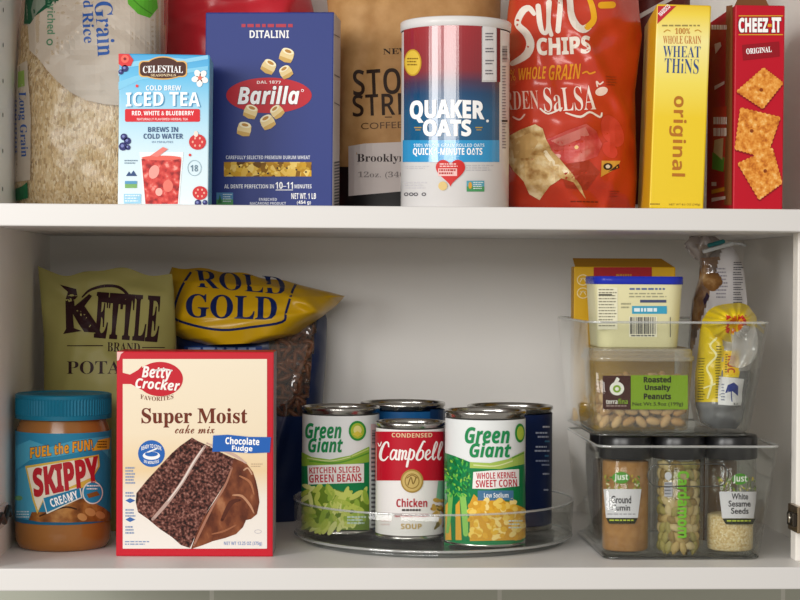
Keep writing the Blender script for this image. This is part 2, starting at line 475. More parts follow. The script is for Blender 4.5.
# hinges
STEEL = M('#b9b1a4', .28, 1.); DSTEEL = M('#4a443d', .35, 1.); BRASS = M('#a08e74', .3, 1.)
def hinge(loc, wall):
    o = bpy.data.objects.new('hinge', None); COL.objects.link(o); o.location = loc; o.parent = wall; o.empty_display_size = .02; return o
o = hinge((.4485, .03, .041), wr_)
mb = MB(); mb.box(-.0055, 0, -.022, .012, -.012, .012, BRASS, .001)
mb.box(-.010, -.0055, -.022, -.002, -.006, .006, DSTEEL, .001); mb.build('plate', o)
for y in (.0065, -.012):
    s = MB(); s.loft([[(-.0055-q, y+r*math.cos(k*math.pi/8), .001+r*math.sin(k*math.pi/8)) for k in range(16)] for q, r in ((0, .0042), (.001, .0042), (.0016, .003))], STEEL, True, True); 
    s.v = [Vector((v.x-(.0045 if y < 0 else 0), v.y, v.z)) for v in s.v]
    s.add([(-.0075-(.0045 if y < 0 else 0), y-.0005, -.0015), (-.0075-(.0045 if y < 0 else 0), y+.0005, -.0015), (-.0075-(.0045 if y < 0 else 0), y+.0005, .0035), (-.0075-(.0045 if y < 0 else 0), y-.0005, .0035)], [[0, 1, 2, 3]], DSTEEL)
    s.build('screw', o)
o = hinge((XL, .055, .039), wl)
mb = MB(); mb.box(0, .004, -.05, .035, -.011, .009, M('#d5d0c8', .4, .2), .0012); mb.build('plate', o)
mb = MB(); mb.tube([(.005, -.045, -.006), (.007, -.02, .004), (.006, 0, -.005), (.007, .018, .006), (.006, .03, -.002)], .0028, DSTEEL); mb.build('spring', o)
# ------------------------------------------------------------------ light
def area(name, loc, tgt, sx, sy, watt, col=(1, 1, 1)):
    l = bpy.data.lights.new(name, 'AREA'); l.shape = 'RECTANGLE'; l.size = sx; l.size_y = sy; l.energy = watt; l.color = col
    o = bpy.data.objects.new(name, l); COL.objects.link(o); o.location = loc
    o.rotation_euler = (Vector(tgt)-Vector(loc)).to_track_quat('-Z', 'Y').to_euler(); return o
area('window_light', (.1-2.1*math.sin(math.radians(47)), .1-2.1*math.cos(math.radians(47)), .3+.40), (.1, .12, .28), .75, .8, 27, (1, .985, .96))
area('front_fill', (-.5, -2.25, .72), (.1, .2, .2), 1.3, .55, 28, (1, .975, .94))  # added soft fill from the front, brightens the cabinet's back wall
w = bpy.data.worlds.new('room'); scene.world = w; w.use_nodes = True
bg = w.node_tree.nodes['Background']; bg.inputs[0].default_value = (1, .93, .84, 1); bg.inputs[1].default_value = .5
scene.view_settings.view_transform = 'Standard'; scene.view_settings.look = 'None'; scene.view_settings.gamma = 1; scene.view_settings.use_curve_mapping = False
scene.view_settings.exposure = -.32
scene.cycles.transparent_max_bounces = 40; scene.cycles.max_bounces = 10
# ================================================================== upper shelf
BOXN = Vector((0, -1, 0))
def front(o, depth, gx=None):
    return plane_map(mat_of(o), (0, -depth/2, 0), BOXN)
# ---- bag of rice
FILM = clear('clear_film', '#f7f2e9', .3, .04, .08, '#ecdcc4', .4, 45)
RICE = speckle('rice_grains', [(0, '#a88a5e'), (.3, '#d2b88c'), (.7, '#e2cda6'), (1, '#f2e6ce')], 430, bump=.9, stretch=(1.5, 1, .6), dist=.0012, rot=(0, .6, 0))
zb = ZU
def ybase(px, Yf): 
    a, b = 100., 400.
    for _ in range(40):
        c = (a+b)/2
        if at(px, c, Yf).z > ZU: a = c
        else: b = c
    return a
yb = ybase(80, .118)
B = Bag([(40, -90, 165, -90), (26, -30, 168, -30), (19, 25, 168, 25), (15, 70, 166, 70), (13, 130, 164, 130), (12, 180, 160, 180), (17, yb, 156, yb)], .16, .06, .05,
        tprof=((0, .25), (.25, .8), (.6, 1), (.93, .95), (1, .75)), sp=4, sq=.6, amp=.0028, freq=26, seed=1, zfloor=ZU,
        folds=((-.24, .47, .7, .7, .003, .006), (-.2, .5, .9, -.4, -.003, .006), (-.26, .42, 0, 1, .002, .004)))
loc = B.base(ZU); o = thing('rice_bag', 'tall clear bag of pale rice standing beside the small blue tea box', 'bag of rice', loc)
mb = MB(); B.mesh(mb, FILM, loc); mb.build('film', o)
mb = MB(); B2 = Bag(B.rows[2:], .16, .058, .048, tprof=((0, .5), (.3, .95), (.9, .95), (1, .75)), sp=4, sq=.6, amp=.0028, freq=26, seed=1, zfloor=ZU)
B2.mesh(mb, RICE, loc, inset=.012); tag(mb.build('rice'), 'pale uncooked rice filling the tall clear bag', 'rice', kind='stuff').location = loc
p = Print(B.map(loc), 5, 5)
CLOUD = clear('cloudy_ink', '#cfc6ba', .4, .03, .75, '#d6c8b8')
p.poly([(29, 50), (38, 58), (47, 70), (57, 81), (70, 92), (86, 100), (104, 104), (125, 106), (160, 104), (164, 60), (164, -40), (30, -40), (26, 0)], CLOUD, 0)
p.build('white_panel', o)
p = Print(B.map(loc), 4, 4); GN = M('#1d6b43', .35); BL = M('#2a56a0', .4)
p.poly([(26, -20), (60, -20), (58, 2), (46, 8), (36, 16), (30, 24), (24, 24)], '#155238', 1)
p.poly([(34, -4), (44, -8), (45, 4), (38, 12), (33, 20), (31, 10)], '#7f8a7b', 2)
p.poly([(126, -12), (156, -12), (158, 8), (150, 18), (138, 14), (128, 4)], '#58a52f', 1)
p.stroke([(130, -4), (140, 6), (152, 14)], 1, '#3f7d22', 2)
p.poly([(13, 190), (22, 186), (27, 182), (28, 198), (20, 200), (13, 201)], GN, 2); p.build_each('leaf_picture', o)
p = Print(B.map(loc), 4, 4)
p.text('Grain', 96, 2, 114, 56, BL, 'serif', rot='cw', tilt=-3, L=2); p.text('Rice', 83, 12, 94, 43, BL, 'serif', rot='cw', tilt=-3, L=2); p.text('ed', 83, -6, 93, 8, BL, 'serif', rot='cw', tilt=-3, L=2)
p.text('Enriched', 47, -4, 55, 34, '#5f8a6c', 'sansb', rot='cw', L=2); p.ring(49.5, 42, 3.4, 3.4, 1.4, '#4c7d5e', 2); p.build('title', o)
p = Print(B.map(loc), 3, 4)
p.poly([(17, 66), (27, 60), (31, 120), (30, 180), (14, 182), (16, 120)], CLOUD, 0)
p.poly([(18, 72), (24, 70), (25, 86), (18, 88)], '#8fae52', 1)
p.text('Long Grain', 18, 92, 27, 157, BL, 'serif', rot='cw', L=1, tilt=-2); p.lines(15, 100, 17, 155, 12, BL, 1); p.build('side_label', o)
# ---- red foil bag behind the tea
RED = M('#cf2a38', .32, 0, .5, .5, 40)
yb = ybase(230, .235)
B = Bag([(158, -60, 300, -60), (160, -20, 306, -20), (161, 10, 314, 12), (164, 60, 316, 60), (166, 130, 314, 130), (170, yb, 306, yb)], .27, .055, .045, amp=.005, freq=24, seed=4, zfloor=ZU,
        folds=((-.1, .53, 1, .25, -.004, .006), (-.02, .54, .5, .8, .005, .007), (-.07, .5, .9, -.3, .003, .005)))
loc = B.base(ZU); o = thing('foil_bag', 'crinkled red foil bag standing behind the blue boxes', 'bag', loc)
mb = MB(); B.mesh(mb, RED, loc); mb.build('bag_body', o)
# ---- tea box
D = .06; TEA = grad('tea_box_ink', -.0, .14, [(0, '#e4f1f6'), (.35, '#cfe8f3'), (.62, '#9fd3ec'), (.82, '#5fbbe6'), (1, '#2f9bd6')], .35)
o, W, H = box_thing('tea_box', 'small light blue box of iced tea with a glass of red drink pictured', 'tea box', 118, 208.6, 53.6, .026, D, ZU, 0, .4, 205)
mb = MB(); mb.box(-W/2, W/2, -D/2, D/2, 0, H, TEA, .0012, side={'r': M('#7cb9d8'), 't': M('#4aa7d8')}); mb.build('carton', o)
f = front(o, D)
p = Print(f); p.poly([(118.5, 70), (130, 62), (145, 60), (165, 57), (185, 59), (208, 55), (208, 59), (185, 63), (165, 61), (145, 65), (130, 67), (118.5, 76)], '#8fd0ee', 0)
p.poly([(118.5, 82), (135, 76), (208, 66), (208, 70), (140, 80), (118.5, 90)], '#84cbec', 0); p.build('wave_print', o)
p = Print(f); BR = M('#4b2519'); 
for g, c, L in ((1.2, '#e2b36a', 1), (0, BR, 2)):
    p.rect(140-g, 62-g, 186+g, 76+g, c, L, 4); p.ell(163, 68, 17+g, 10.5+g, c, L+.2); p.ell(163, 72, 20+g, 6.5+g, c, L+.3)
p.text('CELESTIAL', 143, 65.5, 183, 72.5, '#ffffff', 'serif', L=4, arc=.8); p.text('SEASONINGS', 151, 74, 176, 76.6, '#f1d9b0', 'serif', L=4); p.build('brand_badge', o)
p = Print(f); p.L = 3
p.text('COLD BREW', 146, 85.5, 181, 90.5, '#f5fbff', 'sansb'); p.text('ICED TEA', 127, 92.5, 201, 106.8, '#3a94c4', 'sansb', L=2, arc=.8); p.text('ICED TEA', 126, 91.8, 200, 106, '#ffffff', 'sansb', arc=.8)
p.text('BREWS IN', 148, 127, 178, 132, '#34507d', 'sansb'); p.text('COLD WATER', 143.5, 133.6, 183, 138.8, '#34507d', 'sansb'); p.text('IN MINUTES', 152, 141, 173, 143, '#6d88a8'); p.build('title', o)
p = Print(f); p.rect(125, 109, 200, 121.8, '#d7222e', 1, 1.5); p.text('RED, WHITE & BLUEBERRY', 132, 111, 194, 116, '#ffffff', 'sansb', L=2); p.text('NATURALLY FLAVORED HERBAL TEA', 137, 118, 188, 120.4, '#f7d5d5', 'sansb', L=2); p.build('flavour_banner', o)
DR = speckle('red_drink', [(.36, '#8f1519'), (.48, '#c9302c'), (.6, '#dd5148'), (.7, '#f0a095')], 160, 'noise', .4, 0.05)
p = Print(f); p.poly([(139.5, 152), (183.5, 152), (179, 204.5), (144, 204.5)], '#eef4f6', 1); p.poly([(141.5, 159), (181.5, 159), (177.8, 204), (145.5, 204)], DR, 2); p.ell(161.5, 158, 20, 2.4, '#e8695c', 3)
p.poly([(150, 156), (163, 147), (168, 149), (158, 157)], '#e9837a', 4); p.ell(154, 172, 5, 7, '#f2a197', 3, 20); p.ell(168, 186, 5, 6, '#e87a6c', 3); p.ell(159, 192, 3.5, 4, '#f3b3a8', 3); p.build('glass_picture', o)
p = Print(f)
def berry(x, y, r, c='#cf3437', d='#f3b3a0'):
    p.ell(x, y, r, r*.92, c, 3)
    for k in range(6):
        a = k*1.05; p.ell(x+r*.55*math.cos(a), y+r*.5*math.sin(a), r*.09+.2, r*.13+.2, d, 4, n=8)
p.poly([(118.6, 53.8), (129, 54), (133.5, 60), (131, 66), (122, 66.5), (118.6, 64)], '#d83a3c', 3); p.ell(125, 59, 4, 4, '#ef6a5c', 4); p.ell(125, 59, 1.5, 1.5, '#8d1f24', 5)
for x, y, r in ((125, 68.5, 3.5), (121, 72, 2.6), (124, 137, 3.5), (127.5, 141, 3.6), (123, 146.5, 4.2), (128, 147.5, 2.6), (198, 203, 3.4), (205, 202.5, 2.6)):
    p.ell(x, y, r, r, '#2b2f6d', 3, n=14); p.ell(x-.6, y-.6, r*.4, r*.4, '#7d85c0', 4, n=10)
for k in range(5): a = k*1.257+.4; p.ell(200+4.6*math.cos(a), 78+5*math.sin(a), 4, 3, '#fff5f2', 3, math.degrees(a), n=14)
p.ell(200, 78, 2, 2, '#e2705c', 5, n=10)
berry(197.5, 142, 8.5); p.ell(196, 134, 2.2, 3, '#f0e1d6', 4); berry(200, 193, 7.5); p.ell(137, 86, 1.5, 1.5, '#e44', 3, n=10); p.ell(190, 155, 1.4, 1.4, '#d33', 3, n=10); p.build_each('berry_picture', o)
p = Print(f); p.L = 2; p.text('18', 190.5, 165, 198, 171.5, '#6c8798', 'sansb'); p.ring(194.5, 168, 7, 8, .7, '#9db7c3'); p.lines(124.5, 160, 138, 165, 2, '#7c93a4')
p.poly([(126, 176), (129, 171.5), (131, 174), (133.5, 170.5), (137, 176)], '#35507f'); p.rect(125, 181, 137, 188, '#7fb36a'); p.rect(125, 181, 137, 184, '#5a9cc7', 3); p.rect(124, 194, 141, 203.5, '#9cd2ee'); p.lines(125, 195, 140, 203, 3, '#e9f5fa', 3); p.build_each('certification_mark', o)
# ---- pasta box
D = .055; PB = M('#22347c', .4); PSIDE = M('#c9c0ba', .5)
o, W, H = box_thing('pasta_box', 'tall navy blue box of small tube pasta with a red oval logo', 'pasta box', 204.5, 333, 12.5, .105, D, ZU, -7.5, .2, 205)
mb = MB(); mb.box(-W/2, W/2, -D/2, D/2, 0, H, PB, .0012, side={'r': PSIDE, 't': PB}); mb.build('carton', o)
f = front(o, D)
p = Print(f); p.ell(269, 95.4, 42.8, 17.8, '#bf1f2e', 1, n=48); p.text('DAL 1877', 257, 80.6, 281, 83.6, '#f4e5e0', 'sansb', L=2, arc=.4); p.text('Barilla', 237.6, 86, 299.5, 104.4, '#ffffff', 'sansbi', .012, L=2, outline='#8c1520'); p.ring(302.5, 90.5, 1.4, 1.4, .5, '#ffffff', 2, n=12); p.build('brand_oval', o)
p = Print(f); p.text('DITALINI', 249.7, 30.4, 289, 38, '#f4f4f4', 'sansb', L=1); p.lines(241.6, 24, 296, 27.6, 1, '#b3364a', 1, .9, 4); p.build('title', o)
p = Print(f)
def pasta(x, y, r, a):
    c, s = math.cos(math.radians(a)), math.sin(math.radians(a)); q = lambda u, v: (x+(u*c-v*s)*r, y+(u*s+v*c)*r)
    p.poly([q(-.9, -.75), q(.9, -.75), q(1, 0), q(.9, .75), q(0, .95), q(-.9, .75), q(-1, 0)], '#e8cf95', 3); p.poly([q(-.9, .3), q(.9, .3), q(.9, .75), q(0, .95), q(-.9, .75)], '#cfa75b', 4)
    e = q(0, -.7); p.ell(e[0], e[1], r*.86, r*.42, '#f6e9c4', 5, a, 18); p.ell(e[0], e[1], r*.5, r*.22, '#b98436', 6, a, 14)
for x, y, r, a in ((286.6, 56, 7, 20), (268.5, 67.3, 7, 28), (286.3, 72.6, 6.2, -30), (250.5, 112.5, 6.8, 20), (277.5, 112.3, 6.3, -38), (268, 122.7, 7, -28), (244.2, 129.8, 7, 12)): pasta(x, y, r, a)
p.build_each('pasta_picture', o)
PST = speckle('pasta_window', [(.0, '#5d3a12'), (.3, '#b8861f'), (.6, '#d9a92e'), (1, '#f0d279')], 190, bump=.2)
p = Print(f); p.rect(224, 162, 311.5, 176.5, PST, 1)
rr = random.Random(5)
for k in range(26): p.ell(228+k*3.2, 164.5+rr.random()*9.5, 1.9, 1.2, rr.choice(('#e3bb45', '#f0d070', '#caa02a')), 2, rr.random()*180, 10)
for k in range(9): p.ell(230+k*9.5, 165+rr.random()*9, 1., 1., '#3a2510', 3, n=8)
p.build('carton_window', o)
p = Print(f); p.L = 1
p.text('CAREFULLY SELECTED PREMIUM DURUM WHEAT', 226, 155.6, 310, 159.2, '#dfe2ee', 'sansb'); p.text('AL DENTE PERFECTION IN', 224.4, 184.4, 274, 188.4, '#eceef5', 'sansb'); p.text('10–11', 275.6, 182, 293, 188.8, '#ffffff', 'sansb'); p.rect(275.6, 189.6, 293, 190.3, '#ffffff'); p.text('MINUTES', 294.6, 184.4, 311.6, 188.4, '#eceef5', 'sansb')
p.text('ENRICHED', 259, 198, 277, 200.8, '#dfe2ee', 'sansb'); p.text('MACARONI PRODUCT', 250, 202, 286, 204.8, '#dfe2ee', 'sansb'); p.text('NET WT. 1 LB', 291.4, 193.2, 316, 199, '#ffffff', 'sansb'); p.text('(454 g)', 297, 200.6, 311, 205, '#ffffff', 'sansb'); p.build('small_print', o)
p = Print(f); p.rect(216.5, 192.6, 233.2, 199.5, '#4d87b5', 1); p.rect(216.5, 199.5, 233.2, 206, '#4d9459', 1); p.lines(223, 194, 232.5, 203, 4, '#c9dbe0', 2); p.poly([(218, 203), (220, 194), (222, 203)], '#2b6b40', 2); p.build('badge', o)
fr = plane_map(mat_of(o), (W/2, 0, 0), (1, 0, 0)); p = Print(fr)
for y in range(162, 205, 3): p.poly([(334, y), (339.3, y-1), (339.3, y+.5), (334, y+1.6)], '#2b2a33', 1)
for y in (34, 102, 74): p.poly([(334, y), (339.3, y+3), (339.3, y+4), (334, y+1)], '#4a4650', 1)
p.build('side_print', o)
# ---- coffee bag
KR = speckle('kraft_paper', [(.3, '#b08350'), (.7, '#c39763')], 60, 'noise', .6, .25, dist=.002); BK = M('#1c1a1b', .45)
yb = ybase(415, .185)
B = Bag([(322, -60, 504, -60), (326, -10, 501, -10), (330, 30, 500, 30), (332, 100, 498, 100), (333, 160, 497, 160), (336, yb, 494, yb)], .225, .05, .05, amp=.002, freq=18, seed=9, zfloor=ZU, sp=3.5,
        tprof=((0, .3), (.25, .75), (.6, 1), (1, .95)), folds=((.06, .5, .2, 1, -.004, .008), (.05, .53, 1, .1, .002, .006)))
loc = B.base(ZU); o = thing('coffee_bag', 'brown kraft paper coffee bag with a black bottom behind the round canister', 'coffee bag', loc)
mb = MB(); B.mesh(mb, KR, loc, matfn=lambda x, y: BK if y > 167 else None); mb.build('bag_body', o)
f = B.map(loc); p = Print(f, 6, 6); INK = M('#33231a', .6)
p.text('NEW YORK', 383, 47.5, 447, 53.5, INK, 'serif', tilt=-2, L=1); p.text('STONE', 353, 68, 437, 94, INK, 'sansb', -.012, tilt=-2, L=1); p.text('STREET', 352.5, 93, 437, 115, INK, 'sansb', -.012, tilt=-2, L=1); p.text('COFFEE COMPANY', 361, 121, 466, 127.5, '#5d4024', 'sans', tilt=-2, L=1); p.rect(385, 116.5, 392, 117.4, INK, 1); p.build('title', o)
p = Print(f, 6, 6); p.poly([(348.5, 146), (365, 143.5), (400, 142), (470, 142), (480, 146), (480, 190), (400, 191.5), (365, 194.5), (348.5, 196)], '#d2c8c4', 1)
p.text('Brooklyn Roast', 357, 154, 440, 164, '#3a3030', 'serif', L=2); p.text('12oz. (340g) Ground', 358, 171.5, 452, 179, '#8d8482', 'serif', L=2); p.build('label', o)
# ---- oats canister
yc = .088; c = at(455.2, 110, yc); R = 54.2*1.737/FPX; zt = at(455, 15.5, yc-R).z-ZU
o = thing('oats_canister', 'white round cardboard canister of oats with a red and blue label', 'canister', (c.x, yc, ZU))
WH = M('#e3e1e0', .16, 0, .9); mb = MB(); mb.lathe([(R-.002, 0), (R, .0015), (R, zt-.010)], WH); mb.disc(R-.002, 0, WH); mb.build('canister_body', o)
mb = MB(); mb.lathe([(R+.0002, zt-.009), (R+.0012, zt-.0085), (R+.0012, zt-.001), (R, zt), (R-.003, zt), (R-.003, zt-.003), (0, zt-.003)], M('#dedcdb', .25)); mb.build('lid', o)
f = cyl_map(mat_of(o), R); OAT = grad('oats_ink', 0, zt, [(0, '#125a86'), (.5, '#125a86'), (.6, '#16456f'), (.66, '#4a3350'), (.72, '#8a2630'), (1, '#a3232c')], .16, .9)
p = Print(f, 3); p.rect(404.2, 23.5, 481.6, 140.6, OAT, 1); p.rect(481.6, 82, 499, 140.6, OAT, 1); p.rect(496.6, 24, 500, 82, '#7d1f28', 1); p.build('label', o)
p = Print(f, 3); p.rect(403.2, 140.2, 499, 162, M('#2a9ad4', .16, 0, .9), 2); p.text('100% WHOLE GRAIN ROLLED OATS', 414, 143.6, 484, 147, '#d7eefa', 'sansb', L=3); p.text('QUICK 1-MINUTE OATS', 413.5, 148, 482, 156.4, '#ffffff', 'sansb', .01, L=3); p.build('variety_band', o)
p = Print(f, 3); p.text('QUAKER', 410.5, 99.5, 484, 122, '#ffffff', 'sansb', .03, arc=1.5, L=4); p.ell(487, 121, 1.4, 1.4, '#ffffff', 4, n=10); p.text('OATS', 423.5, 119.5, 471, 136.4, '#ffffff', 'sansb', .03, L=4)
for x in (415, 475): p.rect(x, 127, x+7, 128.2, '#b99a4a', 4); p.rect(x+1, 129.5, x+6, 130.4, '#b99a4a', 4)
p.build('brand_name', o)
p = Print(f, 3); p.ell(413.2, 62.6, 8.6, 13.4, '#c79a2c', 2); p.ell(413.2, 62.6, 7.4, 12, '#e2bf45', 3); p.lines(408, 58, 419, 67, 3, '#8d6a1c', 4); p.build('gold_seal', o)
p = Print(f, 3); p.rect(482.3, 24.5, 496, 80.5, '#e6e3e4', 2); 
for y, n in ((33, 3), (48, 2), (60, 2), (70, 2)): p.lines(485, y, 494, y+n*3, n, '#6f6a72', 3, seed=y)
p.bars(502, 46, 507, 62, '#3a3338', 1, horiz=True); p.lines(502, 66, 506, 150, 28, '#857c80', 1); p.rect(501.5, 120, 507, 122, '#222', 2); p.build('nutrition_panel', o)
def heart(cx, cy, w, h):
    return [(cx+w*(math.sin(t)**3), cy-h*(.8125*math.cos(t)-.3125*math.cos(2*t)-.125*math.cos(3*t)-.0625*math.cos(4*t))) for t in [2*math.pi*k/40 for k in range(40)]]
p = Print(f, 3); p.poly(heart(450.5, 171, 14.5, 15), '#cf2c2a', 4); p.lines(440, 163.5, 461, 168, 2, '#f6d3cf', 5, .5, 2); p.rect(438.5, 168.5, 457, 176, '#f2c4bf', 5); p.lines(439.5, 169.3, 456.5, 175.5, 2, '#b2312f', 6, .6, 4); p.ell(443, 186, 4.5, 4.5, '#dcbf7d', 5, n=16); p.build('heart_badge', o)
p = Print(f, 3); p.rect(466.5, 180.8, 484, 191.6, '#5aa5b8', 2); p.rect(466.5, 186.5, 484, 191.6, '#4e9a63', 2.5); p.lines(473, 182, 483, 190, 4, '#e8f0f0', 4); p.ell(470, 185.5, 1.8, 3.5, '#e0a53a', 4, n=12); p.build('badge', o)
p = Print(f, 3); p.lines(404, 166, 430, 170, 2, '#c9c6c8', 1); p.lines(466, 165, 494, 172, 3, '#c4c1c4', 1); p.lines(404, 182, 428, 190, 3, '#cdcacd', 1)
for x in (406.5, 411.5, 416, 424): p.ring(x, 194.3, 2.2, 1.8, .8, '#3a3a44', 1, n=12)
p.build('small_print', o)
# ---- red chips bag
CH = M('#c23a22', .26, 0, .6, .55, 60); yb = ybase(575, .09)
B = Bag([(516, -60, 636, -60), (512, -20, 637, -20), (508, 10, 639, 8), (504, 50, 642, 36), (502, 90, 635, 92), (502, 140, 636, 140), (502, 185, 637, 180), (506, yb, 635, yb)], .15, .06, .045,
        tprof=((0, .45), (.3, .8), (.6, 1), (.9, .9), (1, .6)), sp=2.8, amp=.008, freq=26, seed=14, zfloor=ZU,
        folds=((.285, .44, .5, -.8, .004, .006), (.29, .4, .9, .3, -.004, .006), (.23, .355, .7, -.7, .004, .006), (.27, .345, .9, -.5, -.004, .007), (.215, .46, .15, 1, .003, .008), (.3, .39, .25, 1, .003, .006)))
loc = B.base(ZU); o = thing('chips_bag', 'glossy red bag of multigrain chips between the canister and the yellow box', 'chip bag', loc)
mb = MB(); B.mesh(mb, CH, loc); mb.build('bag_body', o)
f = B.map(loc); p = Print(f, 5, 5); IV = M('#ece2d6', .35); W6 = [4, 6.5, 7.5, 7, 7, 7, 6, 4]
p.stroke([(534, 14), (529, 8), (522, 12), (517.5, 24), (526, 34), (529.5, 44), (526, 55), (513, 63)], [4, 6, 7, 6.5, 7.5, 8, 8, 5], IV, 1)
p.stroke([(538, 6), (539.5, 22), (542, 32), (546, 33), (548.5, 24), (548.5, 3)], [5, 5.5, 4.5, 4, 4.5, 5.5], IV, 1.3); p.stroke([(548.5, 14), (549, 26), (551, 35)], 4.5, IV, 1.5)
p.stroke([(558, 31), (559.5, 16), (560, -2), (564, -14), (570, -8)], [5, 5, 5, 4, 6], IV, 1.3); p.stroke([(570, -8), (570.5, 12), (575, 25), (582, 30), (588, 27)], [6, 7, 8, 8, 7], IV, 1.6)
p.stroke([(587, 27.5), (593.5, 20), (592, 8), (586, -8)], [6.5, 6, 5.5, 4], '#e8ab22', 1.9); p.stroke([(600.5, 5.8), (612, 5.5)], 6.5, '#e8ab22', 1)
p.build('brand_name', o)
p = Print(f, 5, 5); p.text('CHIPS', 535.5, 37.5, 590, 55, IV, 'sansb', .025, tilt=-3, L=1); p.build('brand_subtitle', o)
p = Print(f, 5, 5); OR = M('#e5982b', .4); p.text('100% WHOLE', 497, 68, 546, 80, OR, 'sansbi', tilt=-3, L=1); p.text('GRAIN', 548.5, 64.5, 581, 79, OR, 'sansbi', tilt=-3, L=1); p.stroke([(583, 73), (587, 71.5), (590, 73.5), (595, 72)], 1.6, OR, 1)
p.lines(606, 76, 618, 87, 4, '#93301d', 1, .35, seed=3); p.build('claim', o)
p = Print(f, 5, 5); p.text('GARDEN', 488, 91, 538, 110, '#e9c7b8', 'serif', -.008, tilt=-2, L=1); p.text('SaLSA', 543.5, 86, 596, 111, '#f3e4da', 'serif', -.006, tilt=-3, L=1)
p.stroke([(540, 109), (548, 114), (562, 108)], 1.8, IV, 1); p.stroke([(566, 113), (580, 117), (590, 112), (600, 117), (602, 113)], [1.5, 2.5, 2, 2, 1.5], IV, 1); p.stroke([(513, 117), (519, 120), (524, 115)], 1.6, '#e9c7b8', 1); p.ell(602, 91, 6, 4.2, '#efd9cd', 1, -15); p.stroke([(598, 86), (597, 81), (600, 84), (603, 82)], 1.4, '#efd9cd', 1); p.build('flavour_name', o)
CHP = speckle('chip_picture', [(.3, '#a3773f'), (.5, '#d6b67c'), (.7, '#f0dfb4')], 90, 'noise', .5, .15); TOM = speckle('tomato_picture', [(.3, '#b93332'), (.55, '#d2615a'), (.75, '#e59a92')], 60, 'noise', .35, .1)
p = Print(f, 5, 5); p.poly([(546, 140), (566, 131), (586, 124), (597, 131), (603, 144), (598, 156), (584, 161), (568, 163), (557, 156), (549, 147)], TOM, 1); p.poly([(550, 141), (585, 127), (590, 135), (562, 146)], '#d9837b', 2); p.ell(556, 157, 6, 3, '#e8b0a5', 2, -20); p.ell(577, 147, 2, 2, '#e8c27e', 2, n=10)
p.ell(612.5, 131, 9.5, 17, '#d04a3a', 1, -25); p.ell(610, 150, 6, 9, '#cf4636', 1, -35); p.poly([(560, 165), (590, 160), (600, 172), (588, 190), (566, 188)], '#a33a24', 1); p.build('tomato_picture', o)
p = Print(f, 5, 5); p.poly([(509, 136), (520, 130), (534, 125), (542, 129), (546, 140), (552, 150), (560, 158), (572, 172), (582, 186), (586, 199), (574, 182), (562, 178), (550, 186), (540, 200), (530, 194), (524, 182), (514, 172), (508, 160)], CHP, 3)
p.poly([(512, 140), (530, 133), (538, 142), (528, 158), (514, 158)], '#caa56a', 4); p.stroke([(546, 152), (556, 164), (568, 172)], 4, '#f3e6c6', 4); p.build('chip_picture', o)
p = Print(f, 5, 5); p.poly([(602, 160.5), (620, 161), (617, 168), (601, 177)], '#d9a443', 1); p.ell(608, 166.5, 4.5, 3.5, '#3b2a22', 2); p.ell(608, 166.5, 2.2, 2, '#e9e2d2', 3); p.poly([(608, 172), (618, 164), (619, 168)], '#3b2a22', 2); p.lines(610, 191, 620, 198, 3, '#98321f', 1, .35); p.lines(570, 201, 600, 204, 1, '#7a2718', 1); p.build('badge', o)
# ---- small maroon packet behind
B = Bag([(634, -60, 690, -70), (632, -10, 690, -20), (630, 22, 690, 15), (630, 100, 690, 100), (632, 204, 688, 204)], .24, .02, .02, amp=.002, seed=3, zfloor=ZU)
loc = B.base(ZU); o = thing('snack_packet', 'dark maroon packet with a white edge behind the yellow box', 'packet', loc)
mb = MB(); B.mesh(mb, M('#5e2420', .4), loc, 20, 24); mb.build('bag_body', o)
p = Print(B.map(loc), 6, 6); p.poly([(634, 17), (672, -4), (674, -1), (636, 21)], '#d9d4d0', 1); p.build('white_stripe', o)
# ---- yellow cracker box
D = .15; YL = grad('yellow_box_ink', 0, .19, [(0, '#e9c81e'), (.45, '#eccb1e'), (.62, '#f0dc5a'), (.82, '#f3e89a'), (.95, '#eed345'), (1, '#e6bd1c')], .35)
o, W, H = box_thing('cracker_box', 'narrow yellow cracker box, slightly tilted, with brown writing running down it', 'cracker box', 649.8, 704.2, 4.5, .045, D, ZU, -6.0, 1.75, 205)
YS = M('#e5b920', .4); mb = MB(); mb.box(-W/2, W/2, -D/2, D/2, .0008, H, YL, .0015, side={'l': YS, 'r': YS, 't': YS}); mb.build('carton', o)
f = front(o, D); NV = M('#2a4a86', .4)
p = Print(f); p.poly([(657.8, 6), (676.2, 6), (657.2, 24)], '#c0202f', 1); p.text('NABISCO', 657.5, 8, 671, 12.5, '#ffffff', 'sansb', tilt=-44, L=2); p.build('corner_flash', o)
p = Print(f); p.lines(662, 24.8, 702, 27, 1, '#9a8a4a', 1, .7, 3); p.text('100%', 675, 28, 690, 34, '#c07b2c', 'serif', L=1); p.text('WHOLE GRAIN', 663, 35.8, 701, 43.8, '#c4722a', 'serif', -.01, L=1)
p.stroke([(664, 32), (667, 30), (670, 31)], 1, '#c9932f', 1); p.stroke([(695, 31), (698, 30), (701, 32)], 1, '#c9932f', 1); p.text('WHEAT', 663, 46, 700.5, 57.5, NV, 'serif', -.01, tilt=1, L=1); p.text('THiNS', 664.5, 58.6, 698.6, 73.5, NV, 'serif', -.01, L=1, tilt=2); p.build('title', o)
p = Print(f); p.text('original', 669, 96, 686, 176.5, '#b5701a', 'sansb', rot='cw', tilt=1.5, L=1); p.build('variety_name', o)
p = Print(f); p.text('NET WT 8.5 OZ (240g)', 669, 203.5, 700, 206, '#8a6a1a', L=1); p.lines(650, 203.5, 660, 206, 1, '#8a6a1a', 1); p.build('small_print', o)
